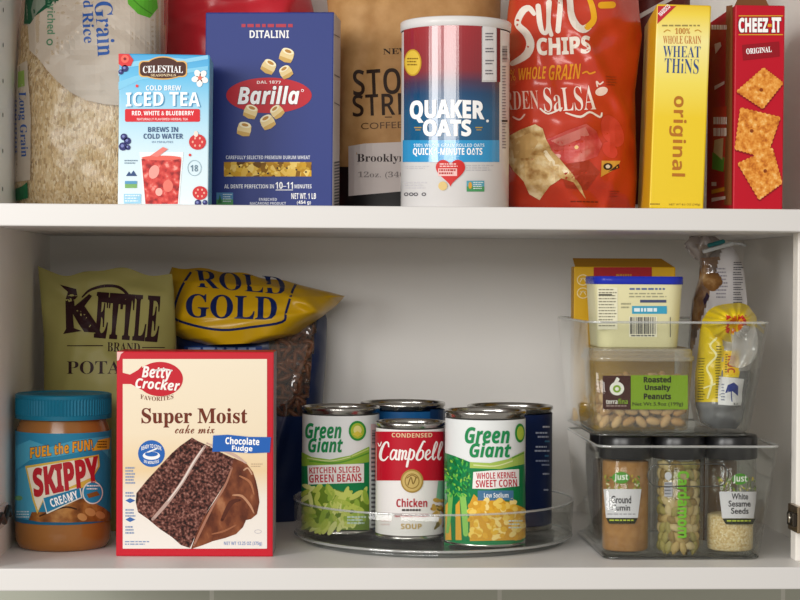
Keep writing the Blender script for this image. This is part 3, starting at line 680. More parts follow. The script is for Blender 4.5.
# ---- red cracker box, opened
D = .125; RB = M('#c0142a', .35)
o, W, H = box_thing('cracker_box', 'red cheese cracker box with three square crackers, opened at the top', 'cracker box', 733.6, 783.4, 4.8, .04, D, ZU, -1, .25, 205)
CARD = M('#7a4c2c', .7); RS = M('#b01226', .4)
mb = MB(); mb.box(-W/2, W/2, -D/2, D/2, 0, H, RB, .0012, side={'l': RS, 't': CARD}); mb.build('carton', o)
mb = MB()
mb.add([(-W/2+.004, -D/2+.03, H), (W/2-.006, -D/2+.03, H), (W/2-.012, -D/2+.034, H+.014), (-W/2+.012, -D/2+.034, H+.016)], [[0, 1, 2, 3]], CARD); mb.add([(-W/2+.004, -D/2+.031, H), (W/2-.006, -D/2+.031, H), (W/2-.012, -D/2+.035, H+.014), (-W/2+.012, -D/2+.035, H+.016)], [[3, 2, 1, 0]], CARD); mb.build('top_flap', o, 'brown cardboard flap')
f = front(o, D); p = Print(f); p.rect(738.5, 15.4, 783, 16.4, '#d9a22c', 1); p.rect(738.5, 34.2, 783, 35.2, '#d9a22c', 1); p.text('CHEEZ', 738.5, 17.8, 768, 32.6, '#ffffff', 'sansb', .03, L=2, outline='#5c0a14'); p.text('IT', 771.5, 17.4, 781, 32.6, '#ffffff', 'sansb', .03, L=2, outline='#5c0a14'); p.rect(767.6, 24, 771.6, 27, '#e8a82e', 2); p.build('brand_name', o)
p = Print(f); p.poly([(742, 45), (779, 41.5), (779.5, 56.5), (743, 60.5)], '#97101f', 1); p.text('ORIGINAL', 746, 47.6, 771.5, 53.2, '#ffffff', 'serif', .01, tilt=-5, L=2); p.build('variety_tag', o)
CRK = speckle('cracker_picture', [(.28, '#b5601a'), (.45, '#dd8a2e'), (.6, '#efa94e'), (.75, '#f9d28a')], 260, 'noise', .6, .3)
def cracker(c, hx, hy):
    def edge(a, b, n=9):
        r = []; dx, dy = b[0]-a[0], b[1]-a[1]; l = math.hypot(dx, dy)
        for k in range(n):
            for q, off in ((k/n, 0), ((k+.5)/n, .9)): r.append((a[0]+dx*q+dy/l*off, a[1]+dy*q-dx/l*off))
        return r
    pts = []
    for i in range(4): pts += edge(c[i], c[(i+1) % 4])
    p.poly([(x, y+1.5) for x, y in pts], '#8d0f1d', 2); p.poly(pts, CRK, 3+cracker.k); p.ell(hx, hy, 1.9, 1.9, '#8a3f10', 3.5+cracker.k, n=10); cracker.k += 1
cracker.k = 0; p = Print(f)
cracker([(737.7, 163), (770.7, 149), (782.4, 170), (780, 188), (758, 199.5)], 765, 171) if 0 else cracker([(737.8, 163.5), (772, 148), (781.8, 183), (759, 199.5)], 765, 171)
cracker([(740.5, 108), (780, 117.4), (766, 158), (734.8, 149)], 751.5, 131); cracker([(763.4, 68), (782.8, 83), (762.5, 108.6), (736.5, 91.5)], 761, 90); p.build('cracker_picture', o)
fl = plane_map(mat_of(o), (-W/2, 0, 0), (-1, 0, 0)); p = Print(fl)
p.poly([(726.5, 6), (733, 5), (732, 205), (724.5, 205)], '#8a5630', 1)
p.lines(712, 25, 728, 30, 1, '#ffffff', 2, .9, 3); p.poly([(715, 44), (721, 42), (722, 46), (716, 54)], '#f3e9e6', 2); p.poly([(715, 86), (725, 81), (725, 84), (715, 90)], '#f1e6e4', 2)
p.poly([(713, 108), (727, 106), (725, 171), (713, 168)], '#c03a2a', 1.5); p.poly([(713, 152), (725, 158), (724, 172), (712.5, 169)], '#58a83e', 2); p.poly([(715, 140), (724, 138), (723, 160), (714, 152)], '#d8c79a', 2.5); p.lines(714, 117, 728, 125, 1, '#ffffff', 3, .9, 1); p.lines(714, 128, 728, 137, 1, '#ffffff', 3, .9, 8)
p.rect(712, 182, 717, 186, '#f1e6e4', 2); p.poly([(712, 190), (725, 187), (725, 191), (712, 194)], '#e0a52a', 2); p.poly([(712, 198), (726, 196), (726, 199), (712, 202)], '#f1e6e4', 2); p.build('side_print', o)
# ================================================================== lower shelf, left
def fbase(px, Yf, z=0.):
    a, b = 300., 600.
    for _ in range(40):
        c = (a+b)/2
        if at(px, c, Yf).z > z: a = c
        else: b = c
    return a
# ---- peanut butter jar
yc = .137; c = at(63.4, 470, yc); R = 47.6*(1.78)/FPX; c.x = max(c.x, XL+R+.0015)
zt = at(63, 396, yc-R).z; zl = at(63, 420, yc-R).z
o = thing('peanut_butter_jar', 'round jar of peanut butter with a ribbed teal lid', 'jar', (c.x, yc, 0))
PBM = M('#9a642f', .18, 0, .5)
mb = MB(); mb.lathe([(0, 0), (R*.86, 0), (R*.93, .002), (R*.985, .008), (R, .018), (R*.985, .025), (R*.985, zl-.02), (R*.97, zl-.012), (R*.9, zl-.003), (R*.88, zl+.004)], PBM); mb.build('jar_body', o)
TEAL = M('#14708e', .4); TEALD = M('#0f5f7a', .4); mb = MB(); n = 180; RL = R*.995
vs = []; fs = []
for j, (q, z) in enumerate(((0, zl-.001), (0, zl+.003), (1, zl+.0035), (1, zt-.005), (0, zt-.0035), (0, zt-.001), (-.0015, zt), (-.004, zt), (-.0055, zt-.001))):
    for k in range(n):
        a = 2*math.pi*k/n; r = RL+(q if q < 0 else 0)+(-.0008 if q == 1 and k % 2 else 0); vs.append((r*math.cos(a), r*math.sin(a), z))
for j in range(8):
    for k in range(n): fs.append([j*n+k, j*n+(k+1) % n, (j+1)*n+(k+1) % n, (j+1)*n+k])
fs.append([8*n+k for k in range(n)]); fs.append([k for k in range(n)][::-1]); mb.add(vs, fs, TEAL); mb.build('lid', o)
f = cyl_map(mat_of(o), R*.985); zz0 = f(63, 525)[0].z; zz1 = f(63, 433.5)[0].z
LBL = M('#2b86ad', .3); mb = MB(); mb.lathe([(R*.985+.0004, zz0), (R*.985+.0004, zz1)], LBL, 96); mb.lathe([(R*.985+.0005, zz0), (R*.985+.0005, zz0+.0035)], M('#1b6187', .3), 96); mb.build('label', o)
f = cyl_map(mat_of(o), R*.985+.0005)
p = Print(f, 3); p.poly([(15.5, 446), (30, 440), (50, 447), (75, 440), (109, 436), (111, 460), (100, 448), (60, 456), (30, 460), (16, 470)], '#4ca6c6', 0); p.poly([(18, 470), (27, 466), (37, 510), (28, 520), (17, 512)], '#4a9fc0', 0); p.build('wave_print', o)
SW = speckle('peanut_swirl', [(.3, '#5c3216'), (.5, '#8f5726'), (.7, '#c08a4a')], 70, 'noise', .4, .1)
p = Print(f, 3); p.poly([(29, 520), (32, 512), (46, 512), (60, 505), (76, 500), (86, 498), (96, 504), (104, 508), (110, 513), (110, 521), (70, 522.5), (40, 522)], SW, 1)
for x, y, r in ((90, 512, 5.5), (82, 517, 5), (100, 515, 5)): p.ell(x, y, r, r*.7, '#c08a52', 2, 25)
p.stroke([(40, 516), (52, 511), (66, 507), (76, 509)], 1.6, '#3d2110', 2); p.build('swirl_picture', o)
p = Print(f, 3); p.poly([(25.5, 466), (98.5, 454.5), (99.5, 466), (93, 477), (97, 483), (44, 500), (37.5, 514), (33, 500)], '#d8b54a', 2); p.poly([(27.5, 468), (97, 456.5), (97.5, 466), (91, 477.5), (44, 498), (38.5, 510.5), (34.5, 499)], '#ece3cf', 3)
p.text('SKIPPY', 33, 462, 99, 491, '#b3202c', 'sansb', .035, tilt=-11.5, shear=.12, L=5); p.build('brand_plate', o)
p = Print(f, 3); p.text('FUEL the FUN!', 29.5, 443, 92.5, 454, '#e9a02a', 'sansbi', .012, tilt=-8, L=2, outline='#5d3312', ow=.035); p.poly([(92, 451), (98, 440), (110, 437.5), (109, 449)], '#d9a82e', 1); p.lines(97, 441, 107, 449, 3, '#5d3a12', 2, seed=3); p.build('slogan', o)
p = Print(f, 3); p.poly([(42.5, 497), (80, 486), (82, 497.5), (47, 514)], '#e8e2d2', 4); p.poly([(43.8, 498), (79, 487.6), (80.6, 497), (47.6, 512.2)], '#1f7fab', 5); p.text('CREAMY', 50, 494.5, 78, 503, '#ffffff', 'sansb', .01, tilt=-19, L=6); p.build('variety_tag', o)
p = Print(f, 3); p.ell(92, 492.6, 10.2, 11.5, '#e8e6df', 5); p.ell(92, 492.6, 9, 10.2, '#2a8cb8', 6); p.poly([(86, 494), (96, 491), (99, 495), (88, 498)], '#8a5a2a', 7); p.lines(86, 485, 99, 491, 2, '#f2f2ee', 7); p.build('round_seal', o)
p = Print(f, 3); p.lines(17, 511, 30, 519, 3, '#c9dbe2', 2, seed=8); p.ell(19, 498, 4, 2.4, '#6d9e6a', 2); p.build('small_print', o)
# ---- olive chips bag
OL = M('#a39c5c', .5, 0, .35, .3, 35)
B = Bag([(38, 268, 172, 276), (41, 300, 174, 292), (44, 340, 176, 340), (44, 400, 176, 400), (46, fbase(110, .235), 172, fbase(110, .235))], .265, .045, .045,
        tprof=((0, .05), (.1, .4), (.3, .9), (.7, 1), (1, .6)), sp=2.6, amp=.003, freq=24, seed=21, zfloor=0,
        folds=((-.25, .24, .7, -.7, .004, .006), (-.2, .25, 1, .3, -.004, .007), (-.235, .2, .2, 1, .003, .007), (-.17, .245, 1, -.25, .003, .006)))
B.rows = [(38, 266, 172, 276)]+B.rows[1:]
B.tw = lambda a: 9*math.exp(-((a-.23)/.12)**2)-3*math.exp(-((a-.6)/.2)**2)+2*math.sin(a*17)
loc = B.base(0); o = thing('potato_chips_bag', 'olive green bag of potato chips standing behind the peanut butter jar', 'chip bag', loc)
mb = MB(); B.mesh(mb, OL, loc); mb.build('bag_body', o)
f = B.map(loc); p = Print(f, 4, 4); K = M('#2f1519', .5)
p.poly([(60, 284.5), (76, 289), (77, 297), (74, 300), (75, 306), (89, 294), (92, 296), (85, 306), (98, 326), (101, 333), (84, 332), (73, 314), (74, 328), (82, 331), (63, 334), (66, 329), (65, 300), (68, 292)], K, 1)
p.text('ETTLE', 95, 294, 160, 340, K, 'serif', .02, tilt=4, L=1); p.stroke([(82, 297), (90, 290), (104, 286), (118, 287), (127, 294), (129, 302)], [1.5, 2.5, 3, 3, 3, 2], K, 1.2); p.poly([(100, 296), (127, 300), (126, 305), (101, 302)], K, 1.4); p.build('brand_name', o)
p = Print(f, 4, 4); p.text('BRAND', 107.5, 342.5, 140, 352, K, 'serif', -.006, tilt=2, L=1); p.rect(67, 345.2, 103, 346.2, K, 1); p.rect(142, 347, 165, 348, K, 1); p.text('POTATO', 67, 361, 148, 374, K, 'serif', -.006, L=1); p.text('CHIPS', 150, 361, 200, 374, K, 'serif', -.018, L=1) if 0 else None; p.build('title', o)
# ---- pretzel bag
NVB = M('#16264f', .32, 0, .5, .4, 40); WIN = clear('bag_window', '#e9e2d8', .1, .06, .05, '#d8d0c8', .6, 50); YB = M('#d3a60f', .3, 0, .5, .3, 40)
yb = fbase(250, .3)
B = Bag([(175, 306, 322, 300), (176, 330, 327, 320), (178, 370, 326, 360), (178, 420, 321, 420), (180, 480, 318, 480), (184, yb, 312, yb)], .338, .045, .04, tprof=((0, .45), (.2, .9), (.6, 1), (1, .75)), sp=3, amp=.003, freq=26, seed=31, zfloor=0,
        folds=((.0, .19, .3, 1, .003, .005), (.01, .2, .8, -.6, .003, .005)))
loc = B.base(0); o = thing('pretzel_bag', 'navy bag of pretzels with a clear window, its yellow top folded over', 'pretzel bag', loc)
def wf(x, y):
    return WIN if (270 < x < 317-(y-322)*.12 and 318 < y < 416) else (YB if y < 322 and x < 300 else None)
mb = MB(); B.mesh(mb, NVB, loc, matfn=wf); mb.build('bag_body', o)
BT = Bag([(172, 267, 296, 284), (166, 282, 330, 292), (162, 300, 345, 296), (162, 314, 336, 306), (168, 330, 318, 320), (182, 339, 300, 334), (206, 345, 262, 343)], .332, .07, .0, tprof=((0, .25), (.15, .6), (.6, 1), (1, .95)), sp=3.2, sq=.5, amp=.003, freq=26, seed=33,
        folds=((.005, .225, .55, -.8, .006, .007), (.03, .235, 1, -.25, -.005, .007), (-.13, .23, .4, 1, .004, .006), (.015, .215, .9, .5, -.004, .006), (-.02, .24, .8, -.45, .004, .004), (-.1, .215, 1, .12, -.003, .005), (.0, .25, 1, -.6, -.004, .004)))
BT.tw = lambda a: -3*math.sin(math.pi*a)+1.2*math.sin(a*19)
mb = MB(); BT.mesh(mb, YB, loc); mb.build('folded_top', o, 'yellow folded top with navy lettering')
f = BT.map(loc); p = Print(f, 4, 4); N2 = M('#14255c', .35)
p.text('ROLD', 196, 273.5, 285, 291, N2, 'serif', -.005, tilt=5, shear=-.25, L=1); p.text('GOLD', 186, 295, 277, 319, N2, 'serif', .005, tilt=2, L=1)
p.stroke([(191, 272), (181, 288), (174, 308), (174, 318), (192, 325), (222, 330), (252, 327), (282, 322), (286, 312), (292, 292), (296, 284)], 2.4, N2, 1, cap=False); p.build('brand_name', o)
f = B.map(loc); p = Print(f, 4, 4); p.rect(184, 346, 262, 352, '#24407f', 1); p.lines(188, 347.5, 258, 351.5, 1, '#8fa3cf', 2, .8); p.build('blue_strip', o)
# pretzels behind the window
PZ = M('#7a4316', .35, 0, .5, .3, 300); SALT = M('#efe6d8', .5)
pts = [(math.sin(t)*.013*(1+.25*math.cos(2*t)), .003*math.sin(3*t), math.cos(t)*.011) for t in [2*math.pi*k/24 for k in range(24)]]
mb = MB(); mb.tube(pts, .0034, PZ, 7, True); mb.tube([(-.009, -.0045, .006), (-.002, -.005, -.001), (.006, -.004, -.009)], .003, PZ, 7); mb.tube([(.009, .003, .006), (.002, -.001, -.001), (-.006, -.004, -.009)], .003, PZ, 7)
pz0 = mb.build('pretzel'); k = 0
for j in range(8):
    for i in range(4):
        px, py = 281+i*12.5+(j % 2)*3, 326+j*11.6
        if px > 318-(py-322)*.12: continue
        a, t = B.inv(px, py); s = B.surf(px, py, a, t); q = pz0 if k == 0 else pz0.copy()
        if k: COL.objects.link(q)
        q.location = (s.x, s.y+.016+.012*((i+j) % 2), s.z); q.rotation_euler = (RND.uniform(-.5, .5), RND.uniform(-3, 3), RND.uniform(-.6, .6)); q.scale = (.8, .8, .8)
        tag(q, 'small brown pretzel twist behind the clear window of the navy bag', 'pretzel', 'pretzels in the navy bag'); k += 1
# ---- cake mix box
D = .05; RC = M('#c41e2e', .35)
o, W, H = box_thing('cake_mix_box', 'red edged box of cake mix with a slice of chocolate cake pictured', 'cake mix box', 116.3, 273.6, 351.2, .071, D, 0, -1.8, 0, 554)
mb = MB(); mb.box(-W/2, W/2, -D/2, D/2, 0, H, RC, .0012, side={'r': M('#8f868a', .5), 't': RC}); mb.build('carton', o)
f = front(o, D); CR = grad('cream_ink', 0, H, [(0, '#ebe6e1'), (.28, '#ebe3d8'), (.42, '#e8cda2'), (.6, '#ecdcc0'), (1, '#eee2cb')], .4)
p = Print(f); p.rect(122.8, 359, 267, 548.6, CR, 1); p.build('cream_panel', o)
p = Print(f); p.poly([(122, 372.5), (130, 374.5), (138, 370), (142, 366), (148, 392), (140, 389), (131, 384), (122, 384)], RC, 2); p.ell(160, 379, 23, 17.2, RC, 2.3, n=44)
WHT = M('#f6f2ee', .4)
p.text('Betty', 142, 366.5, 172, 381.5, WHT, 'sansbi', .01, L=4, tilt=2); p.text('Crocker', 135.5, 379, 180, 389.5, WHT, 'sansbi', .01, L=4, tilt=4); p.stroke([(155, 370.5), (163, 369), (172, 370.5)], 1.4, WHT, 4); p.text('FAVORITES', 140.5, 396.5, 173.5, 401, '#7d4a36', 'serif', L=2, arc=-2.4); p.build('brand_spoon', o)
p = Print(f); p.text('Super Moist', 141.5, 408, 247.5, 427.5, '#6b2a15', 'serif', .008, L=2); p.text('cake mix', 175, 424.5, 214.5, 433.5, '#7a3c22', 'script', .004, L=2); p.build('title', o)
p = Print(f); p.poly([(213.2, 435.4), (228, 434.6), (250, 436.8), (271, 437), (269.8, 452.4), (250, 453.2), (228, 451.5), (212.4, 451.6)], '#2060b4', 5); p.text('Chocolate', 225.5, 437.4, 259.5, 444.6, '#ffffff', 'sansb', .012, L=6, tilt=2); p.text('Fudge', 232, 445.4, 252.5, 452.4, '#ffffff', 'sansb', .012, L=6, tilt=2); p.build('flavour_banner', o)
p = Print(f); p.ell(151.5, 453.5, 13.4, 13.4, '#2462b2', 2); p.ell(151.5, 455.5, 8.6, 4.2, '#f2f2f4', 3); p.ell(151.5, 454, 6.5, 2.4, '#2462b2', 4); p.stroke([(148, 452), (157, 448.5)], 1.4, '#f2f2f4', 5); p.text('READY TO COOK', 141.5, 444, 161.5, 448, '#f2f2f4', 'sansb', arc=2.6, L=3); p.text('IN MINUTES', 144, 461, 159, 464, '#f2f2f4', 'sansb', arc=-1.6, L=3); p.build('round_seal', o)
CRUMB = speckle('cake_crumb', [(.36, '#1c0c0a'), (.46, '#4a2620'), (.56, '#6d4037'), (.68, '#9c6f63')], 420, 'noise', .7, .25); FROST = speckle('chocolate_frosting', [(.3, '#35140c'), (.47, '#63301c'), (.6, '#854a2c'), (.75, '#b27a55')], 70, 'noise', .35, .1, stretch=(1, 1, .6))
p = Print(f); p.poly([(192, 437.5), (198, 441), (207, 445), (220, 452), (234, 458.5), (231, 470), (226, 482), (215, 499), (205, 515), (197, 532), (190, 548), (181, 545), (172, 537), (160, 529), (148, 519), (138, 512), (135.8, 502), (136.5, 493), (147, 480), (160, 466), (172, 453), (180, 446)], CRUMB, 2)
p.stroke([(205, 446), (194, 462), (181, 484), (167, 503), (153, 519)], [2.6, 3.4, 3.4, 3.6, 3], '#b99c92', 3); p.stroke([(203, 448), (193, 463), (182, 482), (168, 501)], [1, 1.6, 1.6, 1.2], '#e3d5cd', 4)
rr = random.Random(3)
for k in range(70):
    x = rr.uniform(140, 230); y = rr.uniform(442, 545)
    if (y-437) > (190-x)*1.02 and (y-437) > (x-192)*.5 and (y < 512+(x-138)*.68) and (x < 236-(y-458)*.52): p.ell(x, y, rr.uniform(.7, 1.7), rr.uniform(.5, 1.2), rr.choice(('#23100e', '#39201b', '#8f6257', '#2a1411')), 3, rr.random()*180, 8)
p.build('cake_picture', o)
p = Print(f); p.poly([(234, 458), (241, 461), (247, 464), (253, 472), (256, 481), (258, 490), (259.5, 502), (257, 514), (251, 519), (246, 520), (243, 527), (236, 534), (225, 538), (213, 541), (203, 545), (191, 549), (196, 534), (205, 515), (216, 499), (226, 482), (231, 470)], FROST, 2.5)
p.stroke([(207, 443), (220, 449), (235, 455.5), (246, 463)], [1.4, 2.4, 3, 1.6], '#c9aa9c', 3.5); p.stroke([(232, 468), (225, 486), (213, 506), (202, 528), (194, 545)], [1.6, 2.2, 2.2, 2.6, 2], '#a5705a', 4)
p.stroke([(233, 495), (242, 496), (250, 505), (254, 513)], [1.5, 2.4, 2.4, 1.2], '#b98565', 4); p.stroke([(240, 476), (250, 482), (254, 494)], [1.5, 2.5, 1.2], '#a86b48', 4); p.stroke([(222, 520), (231, 503), (240, 500)], [3, 5, 2], '#552617', 3.6); p.stroke([(212, 534), (224, 531), (236, 525)], [1.2, 2, 1.2], '#9c6142', 4); p.stroke([(244, 470), (248, 468), (252, 474)], 1.5, '#c69a7c', 4); p.build('frosting_picture', o)
p = Print(f); p.L = 2; BI = M('#7f93b8', .5)
for y, n in ((467, 3), (476, 3), (492, 2), (509, 3), (526, 3)): p.lines(125.5, y, 135.5, y+n*3, n, BI, 2, .55, y)
for y in (500.5, 519.5): p.poly([(125.5, y), (130, y-2.5), (135.5, y), (130, y+2.5)], '#3a66aa', 2)
p.lines(125, 541, 150, 546, 2, BI, 2); p.text('NET WT 13.25 OZ (375g)', 224, 541.5, 262, 546, '#7f93c0', 'sansb'); p.lines(251, 463.5, 263, 468, 2, '#c3a98a', 2); p.ring(258, 531.5, 3.6, 2, .5, '#b9b4bd', 2); p.build('small_print', o)
p = Print(f); p.poly([(117, 351.8), (124, 351.8), (121, 354), (119, 360), (117, 361)], '#e9b9b4', 1); p.build('corner_mark', o)
# ================================================================== turntable and cans
PL = clear('clear_plastic', '#fcfdfc', .04, .028); PLE = clear('plastic_rim_highlight', '#eef1f1', .1, .2, .22, '#ffffff');  # rim plastic has white haze mixed in as painted edge highlights
tx, ty = at(433, 540, .185).x, .185
o = thing('turntable', 'round clear plastic turntable with a low rim carrying the food cans', 'turntable', (tx, ty, 0))
RT_ = .1375
BASEM = clear('clear_base', '#d2d6d6', .1, .1, .1, '#dfe2e2')
mb = MB(); mb.lathe([(0, 0), (.128, 0), (.130, .001), (.130, .004), (0, .004)], BASEM, 96); mb.build('base', o)
mb = MB(); mb.lathe([(0, .0045), (RT_-.004, .0045), (RT_-.001, .0055), (RT_, .008), (RT_+.0015, .040), (RT_+.001, .041), (RT_-.0005, .040), (RT_-.002, .0085), (RT_-.004, .0068), (0, .0068)], PL, 128); mb.build('tray', o)
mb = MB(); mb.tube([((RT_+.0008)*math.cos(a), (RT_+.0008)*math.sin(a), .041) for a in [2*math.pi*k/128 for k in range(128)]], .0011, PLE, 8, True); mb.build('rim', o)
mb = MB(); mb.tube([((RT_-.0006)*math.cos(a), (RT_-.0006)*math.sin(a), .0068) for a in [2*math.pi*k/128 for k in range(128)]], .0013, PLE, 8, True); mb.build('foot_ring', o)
ROL = M('#9b9fa0', .3, .6)
for a in (-95, -20, 55, 130, 205): 
    mb = MB(); mb.box(-.007, .007, -.1285, -.122, .0008, .0042, BASEM, .001); r = mb.build('roller', o); r.rotation_euler = (0, 0, math.radians(a+90))
TIN = M('#b8b6b2', .2, 1.); TIND = M('#a9a59f', .3, 1.)
ZTR = .0072
def can(label, cx, yc, R, h, lab, cat='can', z0=.0055, z1=.0075, name='food_can'):
    c = at(cx, 480, yc); o = thing(name, label, cat, (c.x, yc, ZTR))
    mb = MB(); mb.lathe([(0, .0015), (R-.0035, .0015), (R-.003, 0), (R-.0008, 0), (R+.0004, .0012), (R+.0004, .003), (R-.0012, .0042), (R-.0012, h-.0045), (R+.0004, h-.0032), (R+.0004, h-.0008), (R-.0004, h), (R-.0016, h), (R-.0026, h-.0008), (R-.003, h-.004)], TIN, 80); mb.build('can_body', o)
    mb = MB(); mb.lathe([(R-.0029, h-.004), (R-.007, h-.004), (R-.008, h-.0034), (R-.011, h-.004), (0, h-.0038)], TIND, 64); mb.build('lid', o)
    mb = MB(); mb.lathe([(R-.0002, z0), (R-.0002, h-z1)], lab, 80); mb.build('label', o)
    return o, cyl_map(mat_of(o), R-.0001)
# green beans
hh = lambda py, cx, yf: at(cx, py, yf).z-ZTR
BW = M('#e9ecec', .25); GD = M('#16804a', .3); GL = M('#1f8a50', .3)
h = hh(408.5, 339, .155)
o, f = can('white and green can of sliced green beans on the turntable', 340.5, .1935, .0385, h, BW)
p = Print(f, 2.5); p.L = 2; p.text('Green', 305.5, 423, 341.5, 438.5, GL, 'sansbi', .015); p.text('Giant', 308.5, 437.5, 343, 452.5, GL, 'sansbi', .015); p.build('brand_name', o)
p = Print(f, 2.5); p.ell(357.2, 430.8, 8.6, 10, '#2f8f3a', 2); p.ell(357.2, 430.8, 6.6, 7.8, '#a9bf3a', 3); p.ell(357.2, 430, 4, 4.5, '#e6dd8a', 4); p.poly([(352, 434), (357, 431), (362, 434), (357, 437)], '#d9c94a', 5); p.build('farm_seal', o)
p = Print(f, 2.5); p.poly([(300, 452), (312, 458), (330, 460), (350, 456), (369, 447), (369, 530), (300, 530)], GD, 1); p.poly([(302, 452), (312, 457), (330, 459.5), (350, 455.5), (369, 446.5), (369, 462), (340, 466), (302, 466)], '#8fb83e', 1.5); p.stroke([(310, 461), (335, 463), (352, 459), (368, 453)], 1.6, '#5d9a34', 2); p.stroke([(352, 456), (368, 449)], 1.3, '#c3d67a', 2); p.stroke([(308, 458), (330, 461), (350, 457)], 1., '#d2dd9a', 2); p.build('field_picture', o)
p = Print(f, 2.5); p.poly([(308, 465.5), (363.6, 463.5), (363.6, 482.5), (308.6, 484.5)], '#f1ede9', 3); p.text('KITCHEN SLICED', 310, 466.8, 359.5, 473, '#c53a48', 'sansb', L=4, tilt=-1.5); p.text('GREEN BEANS', 309.8, 474, 361, 482, '#c02f40', 'sansb', L=4, tilt=-1.5); p.build('variety_panel', o)
p = Print(f, 2.5); p.poly([(302, 500), (310, 490), (322, 486), (338, 490), (352, 494), (369, 500), (369, 530), (302, 530)], '#6d8a2a', 2); rr = random.Random(8)
for k in range(80):
    x = rr.uniform(304, 367); y = 486+rr.random()**.8*43+(x-320)*.08
    if y < 529: p.ell(x, y, rr.uniform(5, 9), rr.uniform(2, 3), rr.choice(('#b4c650', '#cdd86c', '#9ab742', '#c0ce5c', '#dfe592')), 2.5+k*.02, rr.choice((20, -35, 60, 80, -70, 120)), 14)
p.lines(347, 516, 366, 525, 3, '#cfe6d6', 5, .6); p.build('bean_picture', o)
p = Print(f, 1.5); p.rect(370.5, 424, 377, 470, '#e3c3c3', 1); p.bars(371.5, 430, 376.5, 445, '#4a4247', 2, horiz=True); p.lines(371, 448, 376.5, 528, 18, '#57525a', 2); p.build('side_panel', o)
# condensed soup
h = hh(423.5, 410, .117)
o, f = can('small red and white can of condensed chicken soup between the vegetable cans', 409.8, .15, .0336, h, M('#eeeae8', .25), z0=.0048, z1=.0062)
p = Print(f, 2.5); p.rect(374, 431.5, 446, 480.5, '#bb1228', 1); p.build('red_band', o)
p = Print(f, 2.5); p.text('CONDENSED', 392, 433.2, 432, 437.6, '#e3c49a', 'sansb', L=2, arc=-.5)
WS = M('#f7f2ee', .3)

for st, w in (([(218, 388), (212, 358), (192, 358), (168, 400), (156, 450), (164, 482), (188, 488), (214, 460)], [9, 13, 13, 20, 22, 18, 12, 7]), ([(140, 362), (150, 384), (164, 352)], [6, 8, 5]), ([(272, 420), (252, 412), (234, 440), (232, 474), (246, 482), (264, 456), (276, 416)], 12), ([(276, 416), (268, 468), (280, 484), (294, 462)], [16, 16, 11, 7]),
        ([(300, 414), (292, 484)], 16), ([(294, 452), (312, 418), (323, 426), (315, 482)], [7, 9, 14, 16]), ([(317, 452), (337, 418), (348, 428), (339, 476), (354, 478)], [7, 9, 14, 15, 7]), ([(378, 408), (352, 535)], 17), ([(366, 448), (386, 414), (404, 424), (402, 458), (384, 484), (366, 472)], [7, 10, 15, 16, 11, 8]),
        ([(486, 352), (474, 350), (450, 400), (428, 450), (426, 478), (444, 487), (468, 466), (472, 424), (456, 414), (436, 438)], [10, 13, 17, 18, 17, 11, 12, 13, 9, 7]), ([(490, 458), (522, 432), (516, 412), (498, 426), (490, 466), (506, 484), (532, 460)], [7, 9, 10, 14, 16, 12, 7]),
        ([(538, 468), (575, 376), (569, 350), (555, 388), (542, 458), (550, 484), (567, 464)], [6, 9, 9, 14, 16, 11, 6]), ([(578, 466), (614, 376), (608, 350), (595, 390), (583, 460), (592, 484), (606, 464)], [6, 9, 9, 14, 15, 11, 6])):
    p.stroke([(360+x/7.5, 395+y/7.5) for x, y in st], [q/7.5 for q in w] if isinstance(w, list) else w/7.5, WS, 2, sub=5)
p.build('brand_name', o)
p = Print(f, 2.5); p.ell(412, 481, 11.2, 11.8, '#a8873f', 2); p.ell(412, 481, 9.6, 10.2, '#cdb06a', 3); p.ring(412, 481, 7.2, 7.6, .8, '#8d6d2c', 4); p.stroke([(408, 485), (411, 477), (413, 484), (416, 477)], 1., '#7d5f26', 4); p.stroke([(407, 478), (412, 475), (417, 478)], .8, '#7d5f26', 4); p.build('medal', o)
p = Print(f, 2.5); p.text('Chicken', 396.5, 498.5, 427, 507, '#b5182b', 'sansb', L=2); p.lines(402, 509, 421, 511.8, 1, '#4a4040', 2, .7); p.text('NATURAL FLAVOR', 395, 513.8, 428.5, 517.2, '#b5182b', 'sansb', L=2); p.text('SOUP', 401, 523.6, 421.5, 529, '#c5a45a', 'sansb', L=2); p.lines(381, 520, 392, 527, 2, '#e3d3cf', 2); p.build('title', o)
p = Print(f, 2.); p.poly([(438, 481), (446, 481), (446, 505), (436, 498)], '#7fbf9a', 1.5); rr = random.Random(2)
for k in range(18): p.ell(rr.uniform(432, 444), rr.uniform(500, 527), rr.uniform(2, 4), rr.uniform(1.2, 2.2), rr.choice(('#c9a24a', '#a8782c', '#e0c07a', '#7a6a2a')), 2+k*.03, rr.random()*180, 10)
p.build('soup_picture', o)
# sweet corn
h = hh(412.5, 485, .07)
o, f = can('white and green can of whole kernel sweet corn at the front of the turntable', 485, .1085, .0385, h, BW)
p = Print(f, 2.5); p.L = 2; p.text('Green', 465, 427, 509.5, 443.5, GL, 'sansbi', .015); p.text('Giant', 469.6, 442.5, 511, 457.5, GL, 'sansbi', .015); p.build('brand_name', o)
p = Print(f, 2.); p.ell(519.5, 433, 4.8, 9.5, '#2f8f3a', 2); p.ell(519.8, 433, 3.4, 7, '#b9cf4a', 3); p.build('farm_seal', o)
p = Print(f, 2.5); p.poly([(443, 452), (455, 456), (470, 462), (490, 463), (508, 459), (524, 451), (526, 545), (443, 545)], GD, 1); p.poly([(470, 462), (490, 463), (508, 459), (524, 451), (524, 464), (500, 469), (470, 468)], '#a8c25a', 1.5); p.stroke([(474, 465), (495, 466), (512, 461)], 1.2, '#d9e0a4', 2); p.stroke([(512, 458), (523, 453)], 1.2, '#5d9a34', 2)
rr = random.Random(6)
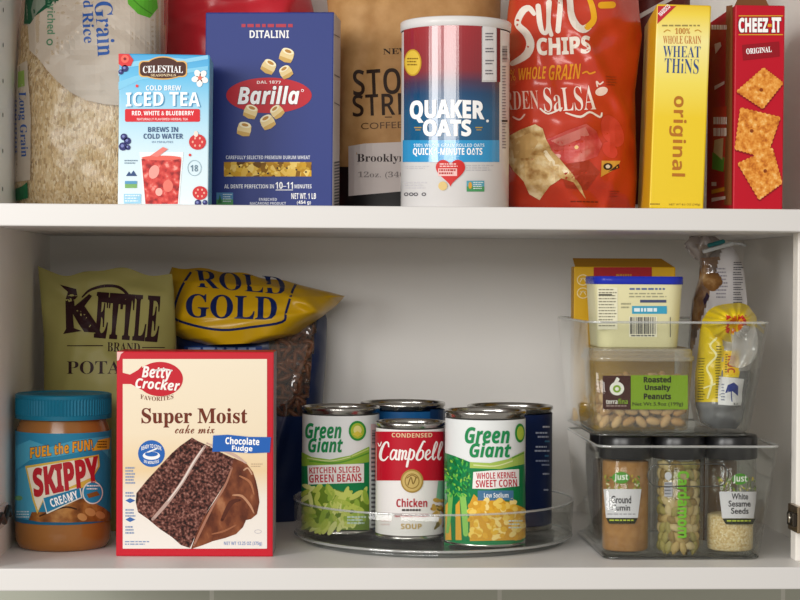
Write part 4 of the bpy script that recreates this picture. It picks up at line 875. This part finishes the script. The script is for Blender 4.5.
for k in range(110):      # corn leaves at the left of the label
    x = rr.uniform(446, 470); y = rr.uniform(456, 496)
    if y > 457+abs(x-457)*.5: p.ell(x, y, rr.uniform(1.4, 2.8), rr.uniform(.6, 1.1), rr.choice(('#3fae4a', '#1a6f35', '#8fc84a', '#5fb648')), 2+k*.02, rr.uniform(30, 120), 8)
p.stroke([(451, 496), (450, 515), (448, 532)], [5, 4, 3], '#7fc05a', 2.6); p.stroke([(463, 496), (465, 515), (466, 534)], [6, 6, 5], '#8fc95f', 2.6); p.build('field_picture', o)
p = Print(f, 2.5); p.poly([(473.5, 472), (490, 470.5), (518.5, 469), (518.5, 486), (490, 489), (472.6, 488.5)], '#f3efec', 3); p.text('WHOLE KERNEL', 476.6, 472.2, 516, 478.6, '#c53a48', 'sansb', L=4, tilt=-1.5); p.text('SWEET CORN', 476, 479.6, 516.5, 487, '#c02f40', 'sansb', L=4, tilt=-1.5); p.build('variety_panel', o)
p = Print(f, 2.5); p.rect(477.8, 490.4, 513, 500.4, '#47769b', 3); p.text('Low Sodium', 484, 492.6, 508, 497.6, '#e9eff4', 'sansb', L=4); p.build('variety_tag', o)
p = Print(f, 2.5); p.poly([(470, 503), (474, 494), (480, 500), (495, 500), (510, 502), (524, 508), (526, 536), (520, 540), (470, 541)], '#d9a02c', 2); rr = random.Random(12)
for k in range(110): p.ell(rr.uniform(470, 523), rr.uniform(500, 538), rr.uniform(2.4, 4.2), rr.uniform(2, 3.2), rr.choice(('#e8b83a', '#f2cf62', '#d79e2a', '#f6dc8a', '#e3ad33')), 2.4+k*.015, rr.random()*180, 12)
for x in (446, 456): p.poly([(x, 505), (x+4, 500), (x+6, 540), (x, 540)], '#e0a93a', 2.4)
p.lines(508, 520, 522, 530, 3, '#dfe8dc', 5); p.build('corn_picture', o)
# two big navy cans
h = hh(405, 402, .2)
o, f = can('blue can almost hidden behind the red soup can', 402.5, .249, .0431, h, M('#1c5c96', .3))
p = Print(f, 2.5); p.rect(362, 409.5, 380, 420, '#2a6fae', 1); p.rect(430, 409.5, 446, 420, '#173a66', 1); p.build('label_print', o)
h = hh(408, 510, .172)
o, f = can('tall navy blue can standing behind the corn can', 509.5, .216, .0431, h, M('#17264f', .35))
p = Print(f, 2.); p.L = 1
for y, w, c in ((426, 7, '#d7dbe6'), (432, 14, '#b9c0d4'), (436, 12, '#b9c0d4'), (440.5, 5, '#4f8fb8'), (446, 14, '#b9c0d4'), (450, 15, '#b9c0d4'), (455, 5, '#4f8fb8'), (460, 14, '#9aa5c2'), (464, 8, '#9aa5c2'), (473, 7, '#b9c0d4'), (489, 6, '#b9c0d4')): p.lines(549.5-w, y, 549.5, y+3, 1, c, 1, .55, int(y))
p.build('label_print', o)
# ================================================================== clear bins on the right
SMOKE = clear('smoky_rim', '#b9bdbd', .05, .14)
def rr_loop(x0, x1, y0, y1, r, z): return rrect(x0, x1, y0, y1, r, z, 5)
def bin_(label, dx, z):
    x0, x1, X0, X1 = .2715+dx, .4205+dx, .2635+dx, .4345+dx; y0, y1, Y0, Y1 = .042, .232, .031, .243; h = .1055; cx, cy = (X0+X1)/2, (Y0+Y1)/2
    o = thing('storage_bin', label, 'storage bin', (cx, cy, z)); t = .0022; sh = lambda l: [Vector((v.x-cx, v.y-cy, v.z)) for v in l]
    mb = MB(); mb.loft([sh(l) for l in (rr_loop(x0+.004, x1-.004, y0+.004, y1-.004, .012, 0), rr_loop(x0+.001, x1-.001, y0+.001, y1-.001, .014, .0015), rr_loop(x0, x1, y0, y1, .014, .005), rr_loop(X0, X1, Y0, Y1, .014, h),
        rr_loop(X0+t, X1-t, Y0+t, Y1-t, .012, h), rr_loop(x0+t, x1-t, y0+t, y1-t, .012, .006), rr_loop(x0+.005, x1-.005, y0+.005, y1-.005, .010, .003))], PL); mb.build('bin_body', o)
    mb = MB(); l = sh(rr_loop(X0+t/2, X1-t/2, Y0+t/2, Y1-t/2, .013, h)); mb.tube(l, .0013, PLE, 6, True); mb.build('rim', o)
    mb = MB(); l = sh(rr_loop(x0+.002, x1-.002, y0+.002, y1-.002, .012, .0013)); mb.tube(l, .0012, SMOKE, 6, True); mb.build('foot_ring', o)
    def fy(zz): return y0+(Y0-y0)*(zz-.005)/(h-.005)
    cxf = at(688, 478, fy(.08)).x+dx-cx if dx == 0 else at(676, 400, .034).x-cx
    pts = []
    for k in range(24):
        a = 2*math.pi*k/24; u = .027*(1 if math.cos(a) > 0 else -1)+.0105*math.cos(a); v = .0105*math.sin(a); zz = (.079 if dx == 0 else .079)+v; pts.append((cxf+u, fy(zz)-cy-.0003, zz))
    if dx == 0: mb = MB(); mb.tube(pts, .0006, SMOKE, 5, True); mb.build('finger_pull', o)
    return o
bin_('clear plastic bin standing on the shelf, holding the spice jars', 0, .0003)
ZB2 = .1142
bin_('clear plastic bin stacked on top of the black jar lids', -.0105, ZB2)
JG = clear('jar_glass', '#fbfcfb', .05, .025); BLK = M('#17171a', .3, 0, .5)
CUMIN = speckle('ground_cumin', [(.3, '#a8743c'), (.7, '#c08c50')], 160, 'noise', .9, .3, dist=.0006); SES = speckle('sesame', [(0, '#c9a468'), (.3, '#e0c28a'), (.7, '#ead2a0'), (1, '#f5e6c4')], 800, bump=.5, dist=.0004)
LIDZ = .0035
RJ = .0236; HJ = .1105
def jar(label, px, yc, fill=None, fz=.0, fname='', flabel='', fcat='spice', X=None):
    x = at(px, 500, yc-RJ).x if X is None else X
    o = thing('spice_jar', label, 'spice jar', (x, yc, LIDZ)); R = RJ
    mb = MB(); mb.lathe([(0, 0), (R-.003, 0), (R-.0008, .001), (R, .004), (R, .088), (R-.002, .0905), (R-.002, .094), (R-.0035, .094), (R-.0035, .090), (R-.0016, .087), (R-.0016, .004), (R-.004, .0022), (0, .0022)], JG, 56); mb.build('jar_body', o)
    mb = MB(); mb.lathe([(R+.0005, .0885), (R+.0012, .0893), (R+.0012, .1085), (R, HJ), (0, HJ)], BLK, 64); mb.lathe([(0, .0885), (R+.0005, .0885)], BLK, 64); mb.build('lid', o)
    if fill:
        mb = MB(); mb.lathe([(0, .0028), (R-.004, .0028), (R-.0022, .0045), (R-.0022, fz-.0015), (R-.005, fz), (0, fz+.0008)], fill, 56)
        q = mb.build(fname); q.location = o.location; tag(q, flabel, fcat, kind='stuff')
    return o, cyl_map(mat_of(o), R+.0001)
YC = .0715
def sprig(p, x0, x1, y0, y1, seed):
    rr = random.Random(seed)
    for k in range(34): p.ell(rr.uniform(x0, x1), rr.uniform(y0+4, y1), rr.uniform(.9, 2.2), rr.uniform(.5, 1.), rr.choice(('#7f9a2a', '#c7b23a', '#4f7a26', '#d9d3b0', '#a8ae3a')), 1+k*.02, rr.random()*180, 8)
    for k in range(6):
        x = rr.uniform(x0+3, x1-3); p.stroke([(x, y1), (x+rr.uniform(-4, 4), y0+rr.uniform(2, 8))], .6, '#6f8a2c', 1, cap=False)
o, f = jar('spice jar of brown ground cumin with a white name label', 629.5, YC, CUMIN, .0865, 'ground_cumin', 'fine brown cumin powder filling a spice jar')
p = Print(f, 2.5); sprig(p, 604.5, 640.5, 472, 490, 1); p.ell(621, 477.6, 8.6, 5.8, '#4f9a2c', 3); p.text('Just', 614.5, 473.6, 628, 481.6, '#f2f4ee', 'sansb', L=4); p.build('brand_tag', o)
p = Print(f, 2.5); p.poly([(604, 489), (641, 489), (637.5, 517.8), (606.5, 517.8)], '#d9d8dc', 3); p.text('Ground', 611.6, 495.6, 631, 503.4, '#2b2a2e', 'sans', .02, L=4); p.text('Cumin', 611.8, 504.4, 630, 510.6, '#2b2a2e', 'sans', .02, L=4); p.lines(608, 513.4, 636, 516, 1, '#a09ea6', 4); p.build('name_label', o)
p = Print(f, 2.5); p.poly([(606.5, 518), (637.5, 518), (634.6, 523.6), (609.4, 523.6)], '#25280f', 3); p.lines(610, 519.4, 634, 521.4, 1, '#b3c23a', 4, .7); p.build('black_strip', o)
o, f = jar('spice jar of green cardamom pods in the middle of the clear bin', 683, YC)
p = Print(f, 2.); p.text('Cardamom', 677.5, 471, 689.5, 538, '#79c22c', 'sansb', .02, rot='cw', L=2); p.build('name_label', o)
p = Print(f, 2.); p.ell(668.5, 476, 3.5, 4.2, '#c9cad0', 2); p.rect(664.6, 482, 672.6, 496.5, '#b9bac2', 2); p.lines(665.2, 483, 672, 496, 4, '#6a6a74', 3, .5); p.build('small_tag', o)
jo = o; POD = M('#c0a468', .6, 0, .3, .3, 200)
mb = MB(); mb.ball((0, 0, 0), .0078, .0042, .0042, POD, None, 10, 8); cp0 = None; cg = None
pm = [POD, M('#a79a58', .6), M('#d3bd8c', .6), M('#9a7f48', .6)]
protos = []
for mm in pm:
    b_ = MB(); vs = []; u = 9; fs = []
    for i in range(9):
        t = i/8; r = .0043*math.sin(math.pi*t)**.8*(1-.18*t); 
        for k in range(u): a = 2*math.pi*k/u; q = r*(1+.1*math.cos(3*a)); vs.append((-.0078+.0156*t, q*math.cos(a), q*math.sin(a)))
    for i in range(8):
        for k in range(u): fs.append([i*u+k, i*u+(k+1) % u, (i+1)*u+(k+1) % u, (i+1)*u+k])
    b_.add(vs, fs, mm, True); me = b_.build('cardamom_pod'); protos.append(me)
n = 0; used = set()
for ring in range(2):
    for j in range(10 if ring == 0 else 9):
        for i in range(8 if ring == 0 else 5):
            a = math.radians(180+(i+.5+(j % 2)*.5)*(180/8 if ring == 0 else 36)-6); r = RJ-.0068-ring*.008
            pi = RND.randrange(4); q = protos[pi] if pi not in used else protos[pi].copy()
            if pi in used: COL.objects.link(q)
            used.add(pi)
            q.location = (jo.location.x+r*math.cos(a), jo.location.y+r*math.sin(a), LIDZ+.0072+j*.0083+RND.uniform(-.0008, .0008))
            q.rotation_euler = (RND.uniform(-.5, .5), RND.choice((.3, .9, -.6, 1.4, -1.2)), a+math.pi/2+RND.uniform(-.2, .2))
            tag(q, 'pale green cardamom pod inside the middle spice jar', 'cardamom pod', 'cardamom pods in the middle spice jar'); n += 1
o, f = jar('spice jar about half full of white sesame seeds', 736, YC, SES, .036, 'sesame_seeds', 'white sesame seeds half filling a spice jar', 'seeds')
p = Print(f, 2.5); sprig(p, 718, 757, 473, 491, 4); p.ell(739.8, 479, 7.8, 5.6, '#4f9a2c', 3); p.text('Just', 733, 475, 746.5, 483.4, '#f2f4ee', 'sansb', L=4); p.build('brand_tag', o)
p = Print(f, 2.5); p.poly([(719.4, 491.6), (756.4, 491.6), (753, 518.2), (722.4, 518.2)], '#d9d8dc', 3); p.text('White', 731.5, 493.2, 747.6, 499.4, '#2b2a2e', 'sans', .02, L=4); p.text('Sesame', 728.5, 500.4, 750, 506.6, '#2b2a2e', 'sans', .02, L=4); p.text('Seeds', 731, 507.6, 748, 513.8, '#2b2a2e', 'sans', .02, L=4); p.build('name_label', o)
p = Print(f, 2.5); p.poly([(722.6, 518.6), (755, 518.6), (752, 524.2), (726, 524.2)], '#25280f', 3); p.lines(727, 520, 751, 522, 1, '#b3c23a', 4, .7); p.build('black_strip', o)
jar('spice jar of brown powder standing behind the sesame jar', 0, .14, M('#8a5f34', .8), .08, 'brown_spice', 'brown spice powder in the jar behind the sesame jar', X=.396)
jar('spice jar of dark spice standing behind the cumin jar', 0, .14, M('#5d4630', .8), .08, 'dark_spice', 'dark spice in the jar behind the cumin jar', X=.298)
# ---- nut tub in the upper bin
ZI = ZB2+.0035
o_x0, o_x1 = at(593.5, 400, .055).x, at(696, 400, .055).x; y0, y1 = .055, .145; cx, cy = (o_x0+o_x1)/2, .1; ht = .0775
o = thing('nut_tub', 'clear tub of peanuts with a green and brown label in the upper bin', 'tub', (cx, cy, ZI)); W = o_x1-o_x0; tt = .0018
def tl(e, r, z): return rrect(-W/2+e, W/2-e, y0-cy+e, y1-cy-e, r, z, 5)
mb = MB(); mb.loft([tl(.006, .012, 0), tl(.0045, .013, .0015), tl(.004, .014, .004), tl(.0005, .016, ht-.012), tl(.0005+tt, .015, ht-.012), tl(.004+tt, .013, .0045), tl(.006+tt, .012, .0025)], clear('tub_plastic', '#fbfbf9', .06, .03, .05, '#f3eee6')); mb.build('tub_body', o)
mb = MB(); mb.loft([tl(.0008, .016, ht-.0125), tl(-.001, .017, ht-.012), tl(-.001, .017, ht-.008), tl(.0006, .016, ht-.0075), tl(.0006, .016, ht-.003), tl(.002, .015, ht-.001), tl(.005, .013, ht), tl(.005, .013, ht-.0015), tl(.003, .014, ht-.003)], clear('tub_lid', '#f6f4ee', .1, .1, .3, '#ece4d2'), False, True); mb.build('lid', o)
def tub_f(px, py):
    # tapered front wall
    M4 = mat_of(o); s = .0035/(ht-.016); n = Vector((0, -1, -s)).normalized()
    return plane_map(M4, (0, y0-cy+.004, .004), n)(px, py)
p = Print(tub_f); p.rect(602.6, 375.6, 630.8, 409.4, '#46231f', 1); p.ell(616.8, 388.5, 7.2, 6.8, '#f1efe8', 2); p.ell(616.8, 388.8, 4, 3.8, '#86ad2a', 3); p.poly([(614, 382), (616.8, 376.8), (619.6, 379), (617.6, 383)], '#f1efe8', 2); p.ell(616.8, 388.8, 2, 1.9, '#f1efe8', 4, n=10)
p.text('terra', 606, 399.6, 617.4, 404, '#f1efe8', 'sansb', L=2); p.text('fina', 618, 398.6, 627.6, 404, '#86ad2a', 'sansb', L=2); p.lines(606, 405.4, 627, 407.4, 1, '#b79f98', 2); p.build('brand_label', o)
p = Print(tub_f); p.rect(630.8, 375.2, 687.8, 409.4, '#82a621', 1); K2 = M('#27280f', .5)
p.text('Roasted', 643.5, 376.4, 671, 382.6, K2, 'sansb', .03, L=2); p.text('Unsalty', 644.6, 384.6, 670.5, 391.8, K2, 'sansb', .03, L=2); p.text('Peanuts', 643.6, 393.4, 671, 399.4, K2, 'sansb', .03, L=2); p.text('Net Wt 5.9oz (199g)', 632.4, 402, 683, 406.8, K2, 'sans', .012, L=2); p.build('name_label', o)
# peanuts, each one
PNM = [M('#d9b27c', .5), M('#e3bf8a', .5), M('#c99c62', .5)]; pro = []
for mm in PNM:
    b_ = MB(); vs = []; fs = []; u = 10
    for i in range(10):
        t = i/9; r = .0047*math.sin(math.pi*t)**.55*(1+.06*math.cos(2*math.pi*t*1)); 
        for k in range(u): a = 2*math.pi*k/u; vs.append((-.0073+.0146*t, r*math.cos(a), r*math.sin(a)*(.92 if k else .8)))
    for i in range(9):
        for k in range(u): fs.append([i*u+k, i*u+(k+1) % u, (i+1)*u+(k+1) % u, (i+1)*u+k])
    b_.add(vs, fs, mm, True); pro.append(b_.build('peanut'))
used = set(); n = 0
for lay in range(4):
    for j in range(5 if lay < 2 else 4):
        for i in range(7):
            x = -W/2+.0135+i*(W-.027)/6+(j % 2)*.002-.001; y = y0-cy+.0125+lay*.0135; z = .0085+j*.0098
            if j == 4 and i in (0, 3): continue
            pi = RND.randrange(3); q = pro[pi] if pi not in used else pro[pi].copy()
            if pi in used: COL.objects.link(q)
            used.add(pi); q.location = (cx+x, cy+y, ZI+z+RND.uniform(-.0008, .0008)); q.rotation_euler = (RND.uniform(-.5, .5), RND.choice((.2, -.5, .8, 1.3, -1)), RND.uniform(-.35, .35)+(1.5 if RND.random() < .2 and lay else 0))
            tag(q, 'roasted peanut inside the clear tub with the green label', 'peanut', 'peanuts in the clear tub'); n += 1
# ---- cream coloured container standing on the tub
x0, x1 = at(595.6, 280, .058).x, at(686.3, 280, .058).x; W = x1-x0; zc = ZI+ht; top = at(640, 276.3, .058).z-zc; cx = (x0+x1)/2; cy = .097; Dp = .078
o = thing('cream_tub', 'cream plastic tub with a blue lid and a barcode standing on the nut tub', 'tub', (cx, cy, zc)); CRM = M('#e8e2b4', .3)
def cl(e, r, z): return rrect(-W/2+e, W/2-e, -Dp/2+e, Dp/2-e, r, z, 6)
mb = MB(); mb.loft([cl(.0055, .012, 0), cl(.0045, .014, .0012), cl(.0008, .016, top-.0065), cl(.0008, .016, top-.003)], CRM); mb.build('tub_body', o)
mb = MB(); mb.loft([cl(.0004, .016, top-.0075), cl(0, .016, top-.007), cl(0, .016, top-.001), cl(.001, .015, top), cl(.004, .013, top), cl(.0045, .013, top-.001)], M('#2433b0', .25)); mb.build('lid', o)
s = .0037/(top-.0077); n_ = Vector((0, -1, -s)).normalized(); f = plane_map(mat_of(o), (0, -Dp/2+.0045, .0012), n_)
p = Print(f); p.rect(597.5, 287.5, 617.5, 329.5, '#f1edd0', 1); p.lines(598.6, 289, 616.6, 328, 13, '#8d8a72', 2, .4, 5); p.rect(598.6, 294, 612, 295.6, '#55534a', 2); p.build('nutrition_panel', o)
p = Print(f); p.lines(629.5, 288, 667, 291, 1, '#5d6f9a', 1, .6, 3); p.lines(629, 293, 667, 299, 2, '#a5a283', 1, .4, 9); p.rect(640, 299.8, 666.3, 302.6, '#4d5475', 1); p.rect(632, 306, 666.8, 313.8, '#3fa3c6', 1); p.lines(634, 308, 664, 312.2, 1, '#e3f1f5', 2, .85, 2); p.lines(621, 303, 631, 310, 2, '#a5a283', 1); p.build('label_print', o)
p = Print(f); p.rect(629, 316.5, 657, 337, '#f0ecd2', 1); p.bars(630, 317, 656.2, 334, '#3f3f46', 2, seed=7); p.lines(631, 335, 655, 337, 1, '#55555c', 2, .6); p.rect(669.8, 317, 670.6, 337, '#6a685a', 2); p.build('barcode', o)
# ---- yellow box behind
D = .035; YX = M('#d9a916', .4); o, W, H = box_thing('yellow_box', 'yellow box with a red panel at the back of the upper bin, its flap open', 'box', 573.5, 675, 266.5, .18, D, ZI, -3.5, 0, 400)
RP = M('#a81822', .4)
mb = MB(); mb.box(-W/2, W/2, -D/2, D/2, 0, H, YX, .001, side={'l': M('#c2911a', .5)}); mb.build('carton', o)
FLAP = M('#a8781c', .6); mb = MB()
for q, c in ((0, FLAP), (.0005, YX)):
    vs = [(-W/2+.001, -D/2+.001+q, H), (W/2-.001, -D/2+.001+q, H), (W/2-.012, -D/2+.016+q, H+.0085), (-W/2, -D/2+.016+q, H+.0085)]; mb.add(vs, [[0, 1, 2, 3]] if q == 0 else [[3, 2, 1, 0]], c)
mb.build('top_flap', o, 'dull brown yellow open flap')
mb = MB()
f = front(o, D); p = Print(f); p.rect(593.6, 267.2, 651.8, 340, RP, 1); p.text('LIPTON', 617, 274.5, 631, 278.5, '#c9923a', 'sansb', L=2) if 0 else p.lines(616, 274, 632, 277.5, 1, '#b8782c', 2, .7); p.build('red_panel', o)
p = Print(f)
for y in (280, 293):
    p.ring(583, y, 6.2, 5.6, 1, '#ead9a0', 1); p.stroke([(580, y+2), (583, y-2), (586, y+2)], 1, '#ead9a0', 1); p.stroke([(580.5, y-1.5), (585.5, y-1.5)], .8, '#ead9a0', 1)
p.build_each('round_mark', o)
# ---- bread bag with its clip
BB = clear('bread_film', '#f3eee6', .12, .06, .1, '#e6ddd6', .8, 60); BRD = speckle('bread_crust', [(.3, '#4a2c16'), (.5, '#8d6233'), (.62, '#c09a66'), (.75, '#e3d2b2')], 55, 'noise', .8, .4)
WHF = M('#dedadb', .35, 0, .5, .5, 60)
B = Bag([(694, 244, 732, 247), (699, 252, 736, 252), (700, 275, 744, 270), (692, 300, 747, 300), (688, 345, 747, 345), (690, 400, 745, 400), (694, fbase(716, .17, ZI), 742, fbase(716, .17, ZI))], .195, .03, .024, amp=.004, freq=40, seed=41, zfloor=ZI, tprof=((0, .35), (.2, .6), (.6, 1), (1, .7)),
        folds=((.385, .25, .2, 1, .003, .004), (.392, .24, -.1, 1, .003, .004), (.37, .25, .5, 1, -.003, .004)))
loc = B.base(ZI); o = thing('bread_bag', 'white and clear bag of bread clipped shut at the back of the upper bin', 'bread bag', loc)
def bf(x, y):
    if x > 712+(285-y)*.3: return WHF
    return BB
mb = MB(); B.mesh(mb, BB, loc, 36, 48, matfn=bf, bmat=WHF); mb.build('bag_body', o)
mb = MB()
BI_ = Bag([(700, 258, 726, 256), (699, 280, 728, 275), (693, 300, 732, 300), (690, 345, 735, 345), (692, 400, 735, 400), (696, fbase(716, .18, ZI), 732, fbase(716, .18, ZI))], .195, .024, .018, amp=.003, freq=40, seed=42, zfloor=ZI)
BI_.mesh(mb, BRD, loc, 24, 30); q = mb.build('bread'); q.location = loc; tag(q, 'brown crusted bread inside the clipped bag at the back', 'bread')
f = B.map(loc); p = Print(f, 3, 3)
for k, y in enumerate(range(262, 318, 5)): p.lines(733.5, y, 743.5, y+4, 2, '#5a5860', 1, .5, k)
p.poly([(702, 300), (706, 292), (709, 296), (704, 306)], '#3a2a3f', 1); p.poly([(706, 318), (712, 310), (714, 314)], '#4d3440', 1); p.lines(716, 268, 728, 300, 9, '#9a95a0', 1, .4, 77); p.build('label_print', o)
# gathered neck of the bag
mb = MB(); c = at(703, 250, .2); rr = random.Random(4)
vs = []; fs = []; nn = 40
for j, (r, z) in enumerate(((.006, 0), (.011, .006), (.016, .013), (.012, .019), (.004, .020))):
    for k in range(nn): a = 2*math.pi*k/nn; q = r*(1+.35*math.sin(5*a+j)+.15*math.sin(9*a)); vs.append((c.x-loc.x+q*math.cos(a), c.y-loc.y+.7*q*math.sin(a), c.z-loc.z-.008+z+.003*math.sin(4*a+1)))
for j in range(4):
    for k in range(nn): fs.append([j*nn+k, j*nn+(k+1) % nn, (j+1)*nn+(k+1) % nn, (j+1)*nn+k])
mb.add(vs, fs, clear('neck_film', '#e9e2dd', .1, .08, .5, '#e6ddda', .5, 60), True); mb.build('gathered_neck', o)
c = at(718, 247.5, .18); o = thing('bag_clip', 'white and teal clip pinching the neck of the bread bag', 'bag clip', c, 0, -.28)
mb = MB(); mb.box(-.016, .016, -.003, .003, -.002, .002, M('#dfe3e4', .3), .0012); mb.build('jaw', o)
mb = MB(); mb.box(-.010, .008, -.004, .0015, .0024, .0066, M('#2f7f83', .35), .0015); mb.build('lever', o, 'teal clip lever')
mb = MB(); mb.tube([(.014, 0, .0005), (.022, .001, -.002), (.028, .002, -.006)], [.0015, .0013, .001], M('#d3d6d8', .3)); mb.build('tip', o)
# ---- yellow bag knotted at the top
YBG = M('#e2c61c', .28, 0, .5, .5, 60); GRY = clear('grey_film', '#c3c4c6', .1, .07, .45, '#a9abae', .8, 60)
B = Bag([(704, 318, 748, 316), (700, 330, 756, 328), (698, 350, 754, 350), (695, 375, 750, 375), (695, 405, 746, 405), (700, 422, 742, 422), (712, 429, 736, 429)], .085, .034, .03, amp=.004, freq=46, seed=51, zfloor=ZI, tprof=((0, .5), (.2, .85), (.6, 1), (.9, .8), (1, .5)), sp=2.4,
        folds=((.37, .2, .3, 1, .003, .004), (.385, .18, .1, 1, -.003, .004), (.395, .19, .8, -.6, .003, .004), (.365, .14, 1, .1, .003, .004)))
loc = B.base(ZI); o = thing('snack_bag', 'knotted yellow and grey bag standing beside the nut tub', 'snack bag', loc)
CLF = clear('white_film', '#ecebea', .1, .08, .55, '#e2dfdc', .8, 60)
def yf(x, y):
    if y > 403: return GRY
    if x < 724-(y-330)*.02 or y < 326: return YBG
    if 724 <= x < 739 and 350 < y < 377: return YBG
    return CLF if y < 370 else GRY
mb = MB(); B.mesh(mb, YBG, loc, 40, 50, matfn=yf, bmat=GRY); mb.build('bag_body', o)
f = B.map(loc); p = Print(f, 3, 3); p.poly([(719.5, 376.5), (744, 379), (741, 405.5), (718, 404.5)], '#e3e3e4', 1); NB = M('#2a3a86', .4)
p.poly([(725, 393), (728, 385), (734, 382.5), (738, 386), (738, 396), (732, 391)], NB, 2); p.stroke([(731, 390), (731, 401)], 1, NB, 2); p.lines(721, 384, 725, 402, 6, '#7a7f98', 2); p.build('white_label', o)
p = Print(f, 3, 3); K3 = M('#4d4a12', .5); p.rect(724.3, 352, 738.5, 375, '#e8bf22', 1); p.text('RUC', 728, 356, 735, 373, '#b3362a', 'sansb', rot='cw', L=2); p.lines(726, 354, 728, 374, 8, K3, 2)
p.stroke([(708, 398), (712, 380), (707, 368), (716, 356), (710, 346), (716, 338)], 2.2, '#f5efb0', 1.4); p.stroke([(704, 388), (715, 384)], 1.6, '#f5efb0', 1.4); p.lines(698, 358, 705, 402, 16, K3, 1, .35, 3); p.lines(716, 346, 722, 400, 20, K3, 1, .35, 5); p.build('label_print', o)
# pleated, knotted mouth of the bag: folds fan out from the knot
mb = MB(); NA, NR = 96, 14; vs = []; fs = []; ms = []; ORG = M('#d8732a', .35); RDD = M('#c03a2c', .35)
for j in range(NR+1):
    for i in range(NA):
        r = j/NR; a = 2*math.pi*i/NA; ww = noise.noise(Vector((math.cos(a)*2, math.sin(a)*2, 3)))
        rx = 34 if math.cos(a) < 0 else 21; ry = 20 if math.sin(a) < 0 else 24
        px, py = 736+rx*r*math.cos(a)*(1+.1*ww), 323+ry*r*math.sin(a)*(1+.1*ww)
        dep = .052-.014*math.sin(math.pi*min(1, r*1.05))+.026*r**3; dep -= .0045*math.sin(15*a+3*ww+2*r)*r*(1-.4*r)+.003*noise.noise(Vector((px*.12, py*.12, 5)))
        vs.append(at(px, py, dep)-loc)
for j in range(NR):
    for i in range(NA):
        fs.append([j*NA+i, j*NA+(i+1) % NA, (j+1)*NA+(i+1) % NA, (j+1)*NA+i]); a = 2*math.pi*i/NA; r = (j+.5)/NR; px, py = 736+28*r*math.cos(a), 323+22*r*math.sin(a)
        q = noise.noise(Vector((px*.16, py*.16, 1.)))
        m_ = YBG
        if math.cos(a) > -.1 and math.sin(a) > .15 and r > .35: m_ = CLF
        elif 728 < px < 750 and 314 < py < 333: m_ = ORG if q > .12 else (RDD if q < -.15 else YBG)
        ms.append(m_)
mb.add(vs, fs, ms, True); mb.build('knotted_mouth', o, 'gathered yellow mouth with orange and red print')
mb = MB(); vs = []; fs = []
for j in range(14):
    for i in range(14):
        a, t = i/13, j/13; q = at(728+26*a+4*math.sin(t*3), 326+t*38+4*math.sin(a*4), .048-.012*math.sin(a*7+t*3)*.6-.004*math.sin(9*a*t)); vs.append(q-loc)
for j in range(13):
    for i in range(13): fs.append([j*14+i, (j+1)*14+i, (j+1)*14+i+1, j*14+i+1])
mb.add(vs, fs, clear('loose_film', '#f2f0ee', .08, .1, .35, '#ece9e6', .6, 60), True); mb.build('loose_film', o)
